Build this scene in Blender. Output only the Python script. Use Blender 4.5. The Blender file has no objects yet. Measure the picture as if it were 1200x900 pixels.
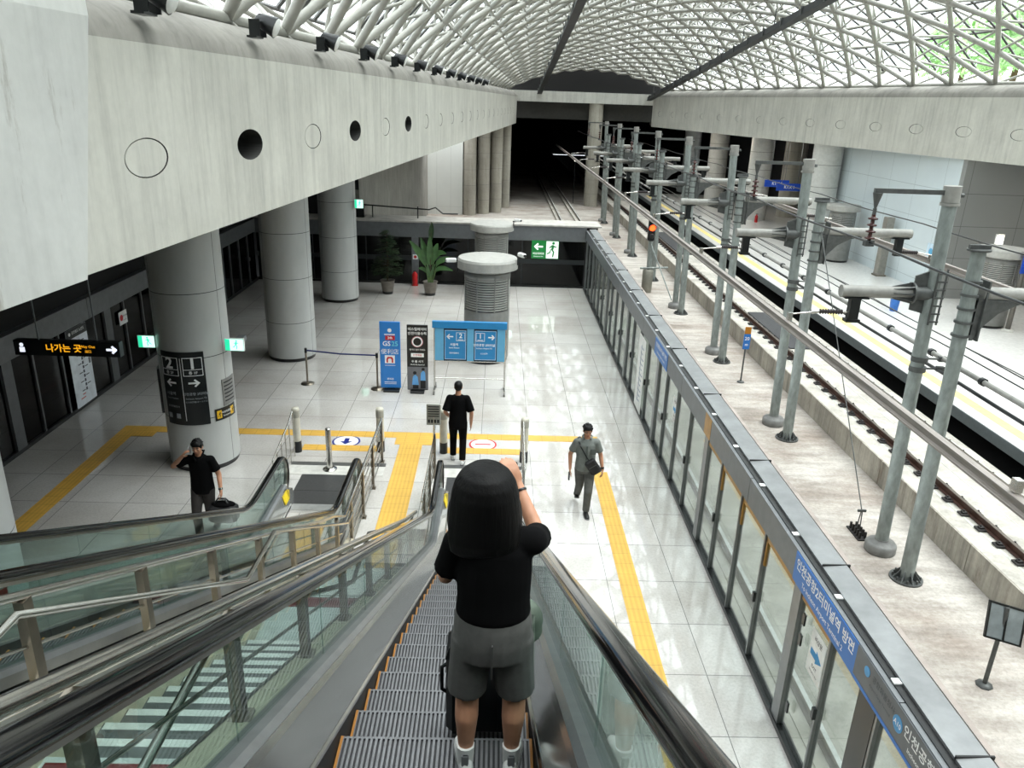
import bpy, bmesh, math, random
from mathutils import Vector, Matrix
random.seed(7)
D = bpy.data
SC = bpy.context.scene
COL = SC.collection
PI = math.pi
rad = math.radians

# ---------------------------------------------------------------- mesh helper
def basis(d):
    d = Vector(d).normalized()
    a = Vector((0, 0, 1)) if abs(d.z) < 0.95 else Vector((1, 0, 0))
    u = d.cross(a).normalized()
    return u, d.cross(u).normalized(), d

class MB:
    def __init__(s):
        s.v = []; s.f = []; s.sm = []
    def add(s, vs, fs, smooth=False):
        o = len(s.v)
        s.v += [tuple(p) for p in vs]
        s.f += [tuple(i + o for i in f) for f in fs]
        s.sm += [smooth] * len(fs)
        return s
    def box(s, x0, x1, y0, y1, z0, z1):
        if x0 > x1: x0, x1 = x1, x0
        if y0 > y1: y0, y1 = y1, y0
        if z0 > z1: z0, z1 = z1, z0
        vs = [(x0,y0,z0),(x1,y0,z0),(x1,y1,z0),(x0,y1,z0),(x0,y0,z1),(x1,y0,z1),(x1,y1,z1),(x0,y1,z1)]
        return s.add(vs, [(0,3,2,1),(4,5,6,7),(0,1,5,4),(1,2,6,5),(2,3,7,6),(3,0,4,7)])
    def bbox(s, x0, x1, y0, y1, z0, z1, b=.01):
        """box with chamfered vertical and horizontal edges"""
        if x0 > x1: x0, x1 = x1, x0
        if y0 > y1: y0, y1 = y1, y0
        if z0 > z1: z0, z1 = z1, z0
        def ring(i, z):
            a, c, e, g = x0+i, x1-i, y0+i, y1-i
            return [(a+b,e,z),(c-b,e,z),(c,e+b,z),(c,g-b,z),(c-b,g,z),(a+b,g,z),(a,g-b,z),(a,e+b,z)]
        return s.loft([ring(b, z0), ring(0, z0+b), ring(0, z1-b), ring(b, z1)])
    def loft(s, rings, caps=True, smooth=False, closed=True):
        n = len(rings[0]); vs = [p for r in rings for p in r]; fs = []
        for k in range(len(rings)-1):
            for i in range(n if closed else n-1):
                j = (i+1) % n
                fs.append((k*n+i, k*n+j, (k+1)*n+j, (k+1)*n+i))
        s.add(vs, fs, smooth)
        if caps:
            s.add(rings[0], [tuple(range(n))[::-1]]); s.add(rings[-1], [tuple(range(n))])
        return s
    def cyl(s, p0, p1, r0, r1=None, n=12, caps=True, smooth=True):
        r1 = r0 if r1 is None else r1
        p0 = Vector(p0); p1 = Vector(p1)
        if (p1-p0).length < 1e-6: return s
        u, w, d = basis(p1-p0)
        cs = [(math.cos(2*PI*i/n), math.sin(2*PI*i/n)) for i in range(n)]
        return s.loft([[p0+(u*c+w*q)*r0 for c,q in cs],[p1+(u*c+w*q)*r1 for c,q in cs]], caps, smooth)
    def tube(s, path, r, n=8, caps=True, smooth=True):
        path = [Vector(p) for p in path]; rings = []
        u = None
        for i, p in enumerate(path):
            d = (path[min(i+1,len(path)-1)]-path[max(i-1,0)]).normalized()
            if u is None: u, w, _ = basis(d)
            else:
                u = (u-d*u.dot(d)).normalized(); w = d.cross(u)
            rr = r[i] if isinstance(r,(list,tuple)) else r
            rings.append([p+(u*math.cos(2*PI*k/n)+w*math.sin(2*PI*k/n))*rr for k in range(n)])
        return s.loft(rings, caps, smooth)
    def lathe(s, prof, c=(0,0,0), n=24, smooth=True, caps=True, a0=0, a1=2*PI):
        """prof: list of (r,z)"""
        c = Vector(c); full = abs(a1-a0-2*PI) < 1e-6
        m = n if full else n+1
        rings = [[c+Vector((r*math.cos(a0+(a1-a0)*i/n), r*math.sin(a0+(a1-a0)*i/n), z)) for i in range(m)] for r,z in prof]
        return s.loft(rings, caps and full, smooth, full)
    def prism(s, pts, f0, f1):
        """pts 2D, f0/f1 map (u,v)->xyz for both faces"""
        return s.loft([[f0(*p) for p in pts],[f1(*p) for p in pts]])
    def sweep(s, path, prof, smooth=False, caps=True, closed=True):
        """path in the yz plane [(y,z)], prof [(x,n)]: n along the path's normal (up)"""
        rings = []
        for i,(y,z) in enumerate(path):
            a = path[max(i-1,0)]; b = path[min(i+1,len(path)-1)]
            t = Vector((b[0]-a[0], b[1]-a[1])).normalized(); nn = Vector((-t.y, t.x))
            rings.append([(x, y+nn.x*h, z+nn.y*h) for x,h in prof])
        return s.loft(rings, caps, smooth, closed)
    def vsweep(s, path, prof, smooth=False, caps=True, closed=True):
        return s.loft([[(x,y,z+h) for x,h in prof] for y,z in path], caps, smooth, closed)
    def quad(s, a, b, c, d): return s.add([a,b,c,d], [(0,1,2,3)])
    def poly(s, pts): return s.add(pts, [tuple(range(len(pts)))])
    def ball(s, c, rx, ry=None, rz=None, n=14, m=9, rot=None):
        ry = rx if ry is None else ry; rz = rx if rz is None else rz
        c = Vector(c); rings = []
        for k in range(m+1):
            t = PI*k/m; rr = max(math.sin(t), 1e-3)
            ring = []
            for i in range(n):
                p = Vector((rx*rr*math.cos(2*PI*i/n), ry*rr*math.sin(2*PI*i/n), -rz*math.cos(t)))
                if rot: p = rot @ p
                ring.append(c+p)
            rings.append(ring)
        return s.loft(rings, True, True)
    def mesh(s, name, off=(0,0,0)):
        ox, oy, oz = off
        me = D.meshes.new(name)
        me.from_pydata([(x-ox,y-oy,z-oz) for x,y,z in s.v], [], s.f)
        me.polygons.foreach_set('use_smooth', s.sm)
        me.update()
        bm = bmesh.new(); bm.from_mesh(me); bmesh.ops.recalc_face_normals(bm, faces=bm.faces); bm.to_mesh(me); bm.free()
        return me

# ---------------------------------------------------------------- objects
def setp(o, label=None, cat=None, group=None, kind=None):
    if label: o['label'] = label
    if cat: o['category'] = cat
    if group: o['group'] = group
    if kind: o['kind'] = kind
    return o
def thing(name, label, cat, loc=(0,0,0), group=None, rz=0, kind=None):
    o = D.objects.new(name, None); COL.objects.link(o)
    o.location = loc; o.rotation_euler = (0,0,rz); o.empty_display_size = .2
    return setp(o, label, cat, group, kind)
def part(name, mb, mat, parent, local=False, label=None):
    """mb in world coordinates unless local"""
    off = (0,0,0)
    if not local and parent is not None:
        p = parent; off = Vector((0,0,0))
        while p: off = off+Vector(p.location); p = p.parent
    me = mb.mesh(name, off) if isinstance(mb, MB) else mb
    if not me.materials: me.materials.append(mat)
    o = D.objects.new(name, me); COL.objects.link(o); o.parent = parent
    if label: o['label'] = label
    return o
def solo(name, mb, mat, label, cat, group=None, loc=(0,0,0)):
    me = mb.mesh(name, loc); me.materials.append(mat)
    o = D.objects.new(name, me); COL.objects.link(o); o.location = loc
    return setp(o, label, cat, group)
def struct(name, mb, mat, parent=None):
    o = part(name, mb, mat, parent)
    if parent is None: o['kind'] = 'structure'
    return o
KIDS = {}
def kids(o): return [c for c in D.objects if c.parent == o]
def dup(root, loc, label, group=None, rz=None):
    r = root.copy(); COL.objects.link(r); r.location = loc
    if rz is not None: r.rotation_euler = (0,0,rz)
    r['label'] = label
    if group: r['group'] = group
    for ch in KIDS.setdefault(root.name, kids(root)):
        c = ch.copy(); COL.objects.link(c); c.parent = r
        for g in KIDS.setdefault(ch.name, kids(ch)):
            d = g.copy(); COL.objects.link(d); d.parent = c
    return r

# ---------------------------------------------------------------- materials
def lin(c):
    out = []
    for x in c:
        x = x/255.
        out.append(x/12.92 if x <= .04045 else ((x+.055)/1.055)**2.4)
    return tuple(out)+(1,)
class NT:
    def __init__(s, name):
        s.m = D.materials.new(name); s.m.use_nodes = True
        s.t = s.m.node_tree; s.n = s.t.nodes; s.l = s.t.links
        s.b = s.n['Principled BSDF']; s.out = s.n['Material Output']
    def new(s, t, **k):
        n = s.n.new(t)
        for a,b in k.items():
            if a.startswith('i_'): n.inputs[a[2:].replace('_',' ')].default_value = b
            else: setattr(n, a, b)
        return n
    def link(s, a, b): s.l.new(a, b)
    def math(s, op, a, b=None, c=None):
        n = s.new('ShaderNodeMath', operation=op)
        for i,x in enumerate((a,b,c)):
            if x is None: continue
            if isinstance(x,(int,float)): n.inputs[i].default_value = x
            else: s.link(x, n.inputs[i])
        return n.outputs[0]
    def coord(s, scale=(1,1,1), kind='Object'):
        tc = s.new('ShaderNodeTexCoord'); mp = s.new('ShaderNodeMapping')
        mp.inputs['Scale'].default_value = scale
        s.link(tc.outputs[kind], mp.inputs[0]); return mp.outputs[0]
    def noise(s, vec, scale=5, detail=4, rough=.6):
        n = s.new('ShaderNodeTexNoise'); n.inputs['Scale'].default_value = scale
        n.inputs['Detail'].default_value = detail; n.inputs['Roughness'].default_value = rough
        s.link(vec, n.inputs['Vector']); return n.outputs['Fac']
    def ramp(s, fac, stops):
        n = s.new('ShaderNodeValToRGB'); cr = n.color_ramp
        while len(cr.elements) > 1: cr.elements.remove(cr.elements[-1])
        cr.elements[0].position = stops[0][0]; cr.elements[0].color = lin(stops[0][1])
        for p,c in stops[1:]:
            e = cr.elements.new(p); e.color = lin(c)
        s.link(fac, n.inputs[0]); return n.outputs[0]
    def mix(s, fac, a, b, blend='MIX'):
        n = s.new('ShaderNodeMix', data_type='RGBA', blend_type=blend)
        for i,x in ((0,fac),(6,a),(7,b)):
            if isinstance(x,(int,float)): n.inputs[i].default_value = x
            elif isinstance(x,tuple): n.inputs[i].default_value = x
            else: s.link(x, n.inputs[i])
        return n.outputs[2]
    def base(s, c):
        if isinstance(c, tuple): s.b.inputs['Base Color'].default_value = c
        else: s.link(c, s.b.inputs['Base Color'])
    def bump(s, h, strength=.2, dist=.01):
        n = s.new('ShaderNodeBump'); n.inputs['Strength'].default_value = strength; n.inputs['Distance'].default_value = dist
        s.link(h, n.inputs['Height']); s.link(n.outputs[0], s.b.inputs['Normal'])
    def rm(s, rough, metal=0, spec=None):
        if isinstance(rough,(int,float)): s.b.inputs['Roughness'].default_value = rough
        else: s.link(rough, s.b.inputs['Roughness'])
        s.b.inputs['Metallic'].default_value = metal
        if spec is not None: s.b.inputs['Specular IOR Level'].default_value = spec
_M = {}
def M(name, c, rough=.6, metal=0, var=.06, scale=6, bump=0, spec=None, stretch=(1,1,1)):
    """plain material with a little procedural mottling"""
    if name in _M: return _M[name]
    t = NT(name); v = t.coord(stretch); f = t.noise(v, scale, 5)
    lo = tuple(max(0,x*(1-var)) for x in c); hi = tuple(min(255,x*(1+var)) for x in c)
    t.base(t.ramp(f, [(.3,lo),(.7,hi)])); t.rm(rough, metal, spec)
    if bump: t.bump(f, bump)
    _M[name] = t.m; return t.m
def emis(name, c, s):
    t = NT(name); t.base(lin(c)); t.b.inputs['Emission Color'].default_value = lin(c); t.b.inputs['Emission Strength'].default_value = s
    return t.m
def glass(name, tint, refl=1.0, rough=.02, ior=1.5):
    t = NT(name); t.n.remove(t.b)
    tr = t.new('ShaderNodeBsdfTransparent'); tr.inputs[0].default_value = lin(tint)
    gl = t.new('ShaderNodeBsdfGlossy'); gl.inputs['Roughness'].default_value = rough
    v = t.coord((1,1,1)); f = t.noise(v, 1.3, 2)
    bp = t.new('ShaderNodeBump'); bp.inputs['Strength'].default_value = .03; bp.inputs['Distance'].default_value = .02
    t.link(f, bp.inputs['Height']); t.link(bp.outputs[0], gl.inputs['Normal'])
    ge = t.new('ShaderNodeNewGeometry'); dt = t.new('ShaderNodeVectorMath', operation='DOT_PRODUCT')
    t.link(ge.outputs['Incoming'], dt.inputs[0]); t.link(ge.outputs['Normal'], dt.inputs[1])
    om = t.math('SUBTRACT', 1, t.math('ABSOLUTE', dt.outputs['Value']))
    k = t.math('MINIMUM', t.math('MULTIPLY', t.math('ADD', .04, t.math('MULTIPLY', .96, t.math('POWER', om, 5))), refl), .9)
    mx = t.new('ShaderNodeMixShader'); t.link(k, mx.inputs[0]); t.link(tr.outputs[0], mx.inputs[1]); t.link(gl.outputs[0], mx.inputs[2])
    t.link(mx.outputs[0], t.out.inputs[0]); return t.m

# concrete with vertical rain streaks
def concrete(name, c, streak=.12, rough=.75, mott=.08, stain=None, scale=1.0):
    t = NT(name)
    a = t.noise(t.coord((2.2*scale,2.2*scale,.18*scale)), 2.2, 6, .65)
    b = t.noise(t.coord(), .7*scale, 5, .6)
    d = t.noise(t.coord(), 9*scale, 5, .6)
    c1 = t.ramp(a, [(.25,tuple(x*(1-streak) for x in c)),(.5,c),(.75,tuple(min(255,x*(1+streak*.4)) for x in c))])
    m = t.ramp(b, [(.3,tuple(255*(1-mott*1.4) for _ in c)),(.65,(255,255,255))])
    m2 = t.ramp(d, [(.3,tuple(255*(1-mott*.5) for _ in c)),(.65,(255,255,255))])
    col = t.mix(1, t.mix(1, c1, m, 'MULTIPLY'), m2, 'MULTIPLY')
    if stain:
        e = t.noise(t.coord((1.5,1.5,.25)), 1.9, 7, .75)
        f = t.ramp(e, [(.56,(0,0,0)),(.66,(255,255,255))])
        col = t.mix(t.math('MULTIPLY', f, .55), col, lin(stain))
    t.base(col); t.rm(rough); t.bump(d, .15, .01)
    return t.m
def mat_floor():
    t = NT('granite_tiles'); v = t.coord()
    sp = t.new('ShaderNodeSeparateXYZ'); t.link(v, sp.inputs[0])
    def joint(o, per, off):
        f = t.math('FRACT', t.math('DIVIDE', t.math('ADD', o, off), per))
        return t.math('LESS_THAN', f, .011/per)
    j = t.math('MAXIMUM', joint(sp.outputs[0], 1.05, 20.2), joint(sp.outputs[1], 1.05, 20.22))
    wn = t.new('ShaderNodeTexWhiteNoise', noise_dimensions='2D')
    cb = t.new('ShaderNodeCombineXYZ')
    t.link(t.math('FLOOR', t.math('DIVIDE', t.math('ADD', sp.outputs[0], 20.2), 1.05)), cb.inputs[0])
    t.link(t.math('FLOOR', t.math('DIVIDE', t.math('ADD', sp.outputs[1], 20.22), 1.05)), cb.inputs[1])
    t.link(cb.outputs[0], wn.inputs[0])
    grain = t.noise(v, 26, 6, .8); big = t.noise(v, .5, 4, .6)
    c = t.ramp(grain, [(.3,(186,183,178)),(.5,(208,205,201)),(.7,(220,217,213))])
    c = t.mix(.12, c, t.ramp(wn.outputs[0], [(0,(120,120,118)),(1,(235,235,232))]))
    c = t.mix(1, c, t.ramp(big, [(.3,(226,222,218)),(.65,(255,255,255))]), 'MULTIPLY')
    st = t.noise(t.coord((.5,1.2,1)), .55, 6, .7)
    c = t.mix(t.math('MULTIPLY', t.ramp(st, [(.68,(0,0,0)),(.78,(255,255,255))]), .35), c, lin((140,112,88)))
    c = t.mix(j, c, lin((120,119,117)))
    t.base(c)
    rn = t.noise(v, 3.0, 3)
    t.rm(t.math('ADD', .02, t.math('MULTIPLY', rn, .04)), 0, 1.0)
    t.bump(t.noise(v, 2.2, 2), .035, .02)
    return t.m
def mat_column():
    """painted metal cladding panels with dark joints, object coordinates on the column axis"""
    t = NT('column_cladding'); v = t.coord()
    sp = t.new('ShaderNodeSeparateXYZ'); t.link(v, sp.inputs[0])
    z = t.math('FRACT', t.math('DIVIDE', t.math('ADD', sp.outputs[2], .12), 1.22))
    jz = t.math('LESS_THAN', z, .011)
    an = t.math('ARCTAN2', sp.outputs[1], sp.outputs[0])
    f = t.math('FRACT', t.math('DIVIDE', t.math('ADD', an, 1.38+PI), PI*2/3))
    ja = t.math('LESS_THAN', f, .0075)
    n = t.noise(t.coord((1,1,.4)), 1.2, 4)
    c = t.ramp(n, [(.3,(172,174,172)),(.7,(190,192,190))])
    c = t.mix(t.math('MAXIMUM', jz, ja), c, lin((40,40,40)))
    t.base(c); t.rm(.36, 0, .5); return t.m
def mat_panelwall(name, c, px, pz, ax=1, rough=.25, jc=(150,160,165)):
    t = NT(name); v = t.coord(); sp = t.new('ShaderNodeSeparateXYZ'); t.link(v, sp.inputs[0])
    def joint(o, per):
        return t.math('LESS_THAN', t.math('FRACT', t.math('DIVIDE', t.math('ADD', o, 50.), per)), .02/per)
    j = t.math('MAXIMUM', joint(sp.outputs[ax], px), joint(sp.outputs[2], pz))
    n = t.noise(v, .5, 4)
    cc = t.ramp(n, [(.3,tuple(x*.97 for x in c)),(.7,c)])
    t.base(t.mix(j, cc, lin(jc))); t.rm(rough); return t.m
def mat_deck():
    t = NT('deck_concrete'); v = t.coord()
    a = t.noise(t.coord((.35,1.6,1)), 1.3, 8, .72); b = t.noise(v, .35, 6, .65); d = t.noise(v, 14, 6, .7)
    c = t.ramp(a, [(.28,(152,145,138)),(.5,(190,184,177)),(.7,(216,211,204))])
    c = t.mix(1, c, t.ramp(b, [(.35,(205,196,190)),(.6,(255,255,255))]), 'MULTIPLY')
    c = t.mix(1, c, t.ramp(d, [(.3,(222,220,218)),(.6,(255,255,255))]), 'MULTIPLY')
    e = t.noise(t.coord((.6,2.2,1)), .8, 8, .8)
    c = t.mix(t.math('MULTIPLY', t.ramp(e, [(.56,(0,0,0)),(.72,(255,255,255))]), .65), c, lin((132,116,108)))
    t.base(c); t.rm(.82); t.bump(d, .25, .01); return t.m
def mat_tactile(name, c, ax):
    t = NT(name); v = t.coord(); sp = t.new('ShaderNodeSeparateXYZ'); t.link(v, sp.inputs[0])
    r = t.math('FRACT', t.math('DIVIDE', t.math('ADD', sp.outputs[ax], 40.), .075))
    rid = t.math('LESS_THAN', t.math('ABSOLUTE', t.math('SUBTRACT', r, .5)), .26)
    o = sp.outputs[1-ax]
    jj = t.math('LESS_THAN', t.math('FRACT', t.math('DIVIDE', t.math('ADD', o, 40.), .3)), .02)
    n = t.noise(v, 3, 5)
    cc = t.ramp(n, [(.3,tuple(x*.92 for x in c)),(.7,c)])
    cc = t.mix(t.math('MULTIPLY', t.math('SUBTRACT', 1, rid), .28), cc, lin(tuple(x*.72 for x in c)))
    cc = t.mix(jj, cc, lin(tuple(x*.7 for x in c)))
    t.base(cc); t.rm(.45); t.bump(rid, .4, .004); return t.m

FLOOR = mat_floor(); COLM = mat_column()
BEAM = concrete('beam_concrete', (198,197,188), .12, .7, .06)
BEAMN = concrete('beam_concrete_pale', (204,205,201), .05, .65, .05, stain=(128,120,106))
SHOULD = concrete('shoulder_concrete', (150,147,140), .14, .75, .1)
CONC = concrete('grey_concrete', (150,149,143), .14, .8, .1)
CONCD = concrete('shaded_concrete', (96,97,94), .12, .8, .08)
CONCL = concrete('pale_concrete', (205,205,198), .12, .7, .08)
KERB = concrete('kerb_concrete', (178,172,160), .3, .85, .14, stain=(96,78,60))
TRACKC = concrete('track_concrete', (208,202,192), .08, .85, .16, scale=1.6)
DECK = mat_deck()
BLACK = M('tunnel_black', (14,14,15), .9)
DARKW = M('dark_wall', (30,30,31), .8)
STEEL = M('roof_steel', (158,157,150), .5, 0, .05, 4)
STEELD = M('purlin_steel', (74,74,73), .5)
GALV = M('galvanised_steel', (138,145,142), .5, .35, .12, 9, stretch=(1,1,.4))
GALVD = M('dark_galvanised', (86,88,87), .5, .4, .12, 9)
ARM = M('arm_tube_grey', (142,141,136), .55, .1, .08, 5)
PSDG = M('screen_grey', (112,115,118), .42, .3, .05)
PSDM = M('screen_mullion', (128,130,131), .35, .6, .05)
PSDK = M('screen_black', (20,21,22), .35)
CAPG = M('cap_sheet_grey', (134,136,137), .42, .4, .09, 2.5)
GOLD = M('gold_trim_reflection', (172,128,58), .4, .25, .1)
CHROME = M('stainless', (205,203,198), .2, 1, .04)
BRUSH = M('brushed_stainless', (188,186,180), .34, 1, .06, 12, stretch=(8,.4,.4))
POSTM = M('bronze_stainless', (134,126,114), .3, .9, .05)
STEPM = M('step_alloy', (118,118,120), .42, .75, .08, 8)
STEPD = M('riser_alloy', (58,58,60), .5, .5)
PLATE = M('floor_plate_steel', (92,92,92), .45, .7, .12, 20, stretch=(1,12,1))
RUBBER = M('handrail_rubber', (10,10,11), .12, 0, .1, 6, spec=.6)
RUBBERM = M('rubber_matt', (22,22,23), .6)
CREAM = M('cream_stone', (196,188,166), .55, 0, .05, 5)
YEL = mat_tactile('tactile_lengthwise', (228,180,82), 0)
YELX = mat_tactile('tactile_crosswise', (228,180,82), 1)
YELP = M('pale_yellow_paint', (240,218,140), .5)
YELS = M('yellow_sticker', (236,206,44), .45)
WHITE = M('white_paint', (232,233,231), .4)
OFFW = M('off_white', (206,205,198), .5)
BLUE = M('sign_blue', (34,110,190), .4, 0, .02)
BLUEB = M('banner_blue', (38,124,204), .45, 0, .02)
BLUEL = M('board_pale_blue', (96,170,212), .4, 0, .02)
BLUEM = M('board_mid_blue', (28,128,188), .4, 0, .02)
NAVY = M('navy_belt', (24,32,92), .6)
SIGNK = M('sign_black', (17,21,23), .3, 0, .02)
INK = M('black_ink', (20,20,22), .6)
LETW = M('white_lettering', (238,240,240), .5)
LETG = M('grey_lettering', (150,156,160), .5)
LETY = emis('amber_lettering', (255,176,30), .8)
LETWE = emis('lit_white_lettering', (240,245,255), .8)
RED = M('red_paint', (190,26,30), .4)
REDB = M('red_brick_strip', (96,28,30), .6)
GREENL = emis('lit_green', (40,200,150), 1.1)
GREENP = emis('lit_pale_green', (190,250,232), 1.3)
GREENS = M('exit_green', (22,140,66), .4)
GLR = glass('screen_glass', (214,220,218), 1.0, .03)
GLB = glass('balustrade_glass', (222,234,231), 1.0, .015)
GLD = glass('smoked_glass', (96,98,100), 1.0, .04)
GLROOF = glass('roof_glazing', (236,242,242), .8, .05)
BROWN = M('brown_porcelain', (66,26,20), .25, 0, .1)
RAILT = M('rail_rust', (72,46,36), .55, .3, .15)
RAILS = M('rail_head_steel', (120,112,104), .35, .8, .1)
CLIPM = M('clip_black', (34,30,29), .6)
# ------------------------------------------------------------ plan lines
def XL(y): return -4.56+.0846*y
def XR(y): return 24.32-.161*y
ZL0, ZL1 = 5.3, 7.46
ZR0, ZR1 = 5.38, 7.78
YB0, YB1 = -3.0, 70.0
# ------------------------------------------------------------ platform floor
struct('floor', MB().box(-9.6, 3.6, -4, 30.6, -.25, 0), FLOOR)
def flat(x0,x1,y0,y1,h=.006): return MB().box(x0,x1,y0,y1,.0005,h)
m = flat(2.05, 2.35, -3.5, 14.0, .007)
o = solo('tactile_paving', m, YEL, 'long yellow tactile strip running along the right side of the platform floor', 'tactile paving', 'yellow tactile strips')
m = flat(-8.1, 2.35, 15.45, 15.75); m.box(-2.1, -1.25, 15.1, 15.5, .0005, .0062)
solo('tactile_paving', m, YELX, 'yellow tactile strip crossing the platform floor beyond the escalator landings', 'tactile paving', 'yellow tactile strips')
m = flat(-4.0,-2.3,14.72,15.0); solo('tactile_paving', m, YELX, 'short yellow tactile strip in front of the left escalator between two bollards', 'tactile paving', 'yellow tactile strips')
m = flat(-1.0,.6,14.72,15.0); solo('tactile_paving', m, YELX, 'short yellow tactile strip behind the red no-entry floor decal', 'tactile paving', 'yellow tactile strips')
m = flat(-1.98,-1.5,10.25,15.1); solo('tactile_paving', m, YEL, 'yellow tactile strip leading from the foot of the stairs', 'tactile paving', 'yellow tactile strips')
m = flat(-8.1,-7.75,9.0,15.44); m.box(-8.1,-7.3,15.2,15.45,.0005,.0062)
solo('tactile_paving', m, YEL, 'yellow tactile strip along the far left platform edge beside the dark screen doors', 'tactile paving', 'yellow tactile strips')
def disc(c, r, z0, z1, sx=1, n=40):
    return MB().loft([[(c[0]+r*sx*math.cos(2*PI*i/n), c[1]+r*math.sin(2*PI*i/n), z) for i in range(n)] for z in (z0,z1)])
def decal(x, y, label, ring, face, kind):
    t = thing('floor_decal', label, 'floor sign', (x,y,0))
    part('ring', disc((x,y), .3, .0005, .004, 1.0), ring, t)
    part('face', disc((x,y), .26, .004, .0055, 1.0), face, t)
    s = MB()
    if kind: s.box(x-.17, x+.17, y-.028, y+.028, .0055, .0075)
    else:
        s.box(x-.05,x+.05,y-.02,y+.15,.0055,.0075)
        s.loft([[(x-.13,y-.01,z),(x+.13,y-.01,z),(x,y-.16,z)] for z in (.0055,.0075)])
    part('bar' if kind else 'arrow', s, ring, t)
decal(-.2, 15.2, 'round white floor decal with a red ring and bar, by our escalator foot', RED, WHITE, 1)
decal(-3.15, 15.2, 'round white floor decal with a dark blue arrow, before the left escalator', M('decal_blue',(30,44,130),.4), WHITE, 0)

# ------------------------------------------------------------ beams with round ports
def port_wall(fX, y0, y1, ports, z0, z1, r, depth, side):
    """face in the plane X=fX(y); ports: [(y,open)]; side=-1: wall body lies at smaller X"""
    n = 32; face = MB(); tubes = MB(); plugs = MB(); dark = MB()
    zc = ports[0][2]
    L = math.sqrt(1+(fX(1)-fX(0))**2)
    half = abs(ports[1][0]-ports[0][0])/2
    P = lambda y,z,d=0: (fX(y)+side*d, y, z)
    first = ports[0][0]-half; last = ports[-1][0]+half
    if y0 < first: face.quad(P(y0,z0),P(first,z0),P(first,z1),P(y0,z1))
    if y1 > last: face.quad(P(last,z0),P(y1,z0),P(y1,z1),P(last,z1))
    for yc, op, zz in ports:
        circ=[]; per=[]
        for i in range(n):
            a = 2*PI*i/n+PI/n; c,s = math.cos(a), math.sin(a)
            circ.append((yc+2.2*r*c/L, zz+r*s))
            top = (z1-zz) if s>0 else (zz-z0)
            k = min(half/abs(c) if abs(c)>1e-6 else 1e9, top/abs(s) if abs(s)>1e-6 else 1e9)
            per.append((yc+c*k, zz+s*k))
        # add true corners by snapping the nearest perimeter points
        for cy,cz in ((yc-half,z0),(yc+half,z0),(yc-half,z1),(yc+half,z1)):
            j = min(range(n), key=lambda q:(per[q][0]-cy)**2+(per[q][1]-cz)**2); per[j]=(cy,cz)
        vs=[P(*p) for p in circ]+[P(*p) for p in per]
        face.add(vs,[(i,(i+1)%n,n+(i+1)%n,n+i) for i in range(n)])
        dd = depth if op else .10
        tubes.add([P(*p) for p in circ]+[P(p[0],p[1],dd) for p in circ],[(i,(i+1)%n,n+(i+1)%n,n+i) for i in range(n)])
        if op: dark.poly([P(p[0],p[1],dd) for p in circ])
        else:
            k=.94
            pr=[(yc+(p[0]-yc)*k, zz+(p[1]-zz)*k) for p in circ]
            a_=[P(p[0],p[1],.004) for p in pr]; b_=[P(p[0],p[1],.10) for p in pr]
            plugs.loft([b_,a_])
            dark.poly([P(p[0],p[1],.101) for p in circ])
    return face,tubes,plugs,dark
def beam(name, fX, side, ports, z0, z1, zt, y0, y1, mat, smat):
    root = thing(name, None, None, kind='structure')
    f,tu,pl,dk = port_wall(fX, y0, y1, ports, z0, z1, .21, 1.0, side)
    part('face', f, mat, root); part('port_lining', tu, M('lining_dark',(52,52,50),.9), root); part('port_plug', pl, mat, root); part('port_back', dk, BLACK, root)  # dark lining and black backs put the shade of the holes into colour
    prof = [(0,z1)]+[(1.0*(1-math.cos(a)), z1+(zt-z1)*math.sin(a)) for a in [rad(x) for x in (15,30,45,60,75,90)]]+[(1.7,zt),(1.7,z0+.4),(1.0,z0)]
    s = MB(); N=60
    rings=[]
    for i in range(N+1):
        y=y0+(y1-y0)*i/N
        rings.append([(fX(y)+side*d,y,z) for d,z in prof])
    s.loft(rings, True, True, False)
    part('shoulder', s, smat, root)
    u = MB(); rings=[[(fX(y)+side*d,y,z0) for d in (0,1.0)] for y in (y0,y1)]; u.loft(rings,False,False,False)
    part('soffit', u, mat, root)
    return root
lp = [(8.73+2.865*k, k in (1,3,5), 6.30+.004*k) for k in range(0,21)]
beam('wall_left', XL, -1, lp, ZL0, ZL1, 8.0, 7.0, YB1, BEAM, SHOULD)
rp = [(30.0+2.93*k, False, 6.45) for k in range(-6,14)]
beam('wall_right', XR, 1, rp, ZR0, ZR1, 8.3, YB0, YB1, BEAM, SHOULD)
# paler near block of the left wall, standing a little proud
nb = MB()
prof = [(0.05,5.28),(0.05,7.62)]+[(.05-1.1*(1-math.cos(a)), 7.62+.75*math.sin(a)) for a in [rad(x) for x in (15,30,45,60,75,90)]]+[(-1.8,8.37),(-1.8,5.27)]
nb.loft([[(XL(y)+d,y,z) for d,z in prof for y in (YB0 if e==0 else 7.28+.27*(z-5.3),)] for e in (0,1)], True, False)
struct('wall_near_left', nb, BEAMN)
# ceilings behind the beams, side walls
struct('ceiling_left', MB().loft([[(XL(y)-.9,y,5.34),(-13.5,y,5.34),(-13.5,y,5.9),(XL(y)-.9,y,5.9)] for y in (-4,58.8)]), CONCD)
struct('ceiling_left_end', MB().loft([[(XL(y)-.9,y,5.34),(-13.5,y,5.34),(-13.5,y,5.9),(XL(y)-.9,y,5.9)] for y in (62.4,73)]), CONCD)  # gap before this piece added so daylight falls on the end panel
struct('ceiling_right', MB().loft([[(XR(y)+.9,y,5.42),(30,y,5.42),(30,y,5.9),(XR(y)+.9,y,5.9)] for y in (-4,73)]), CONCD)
struct('wall_rear', MB().box(-14,31,-4.6,-4,-1.7,16.5), CONCD)
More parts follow.
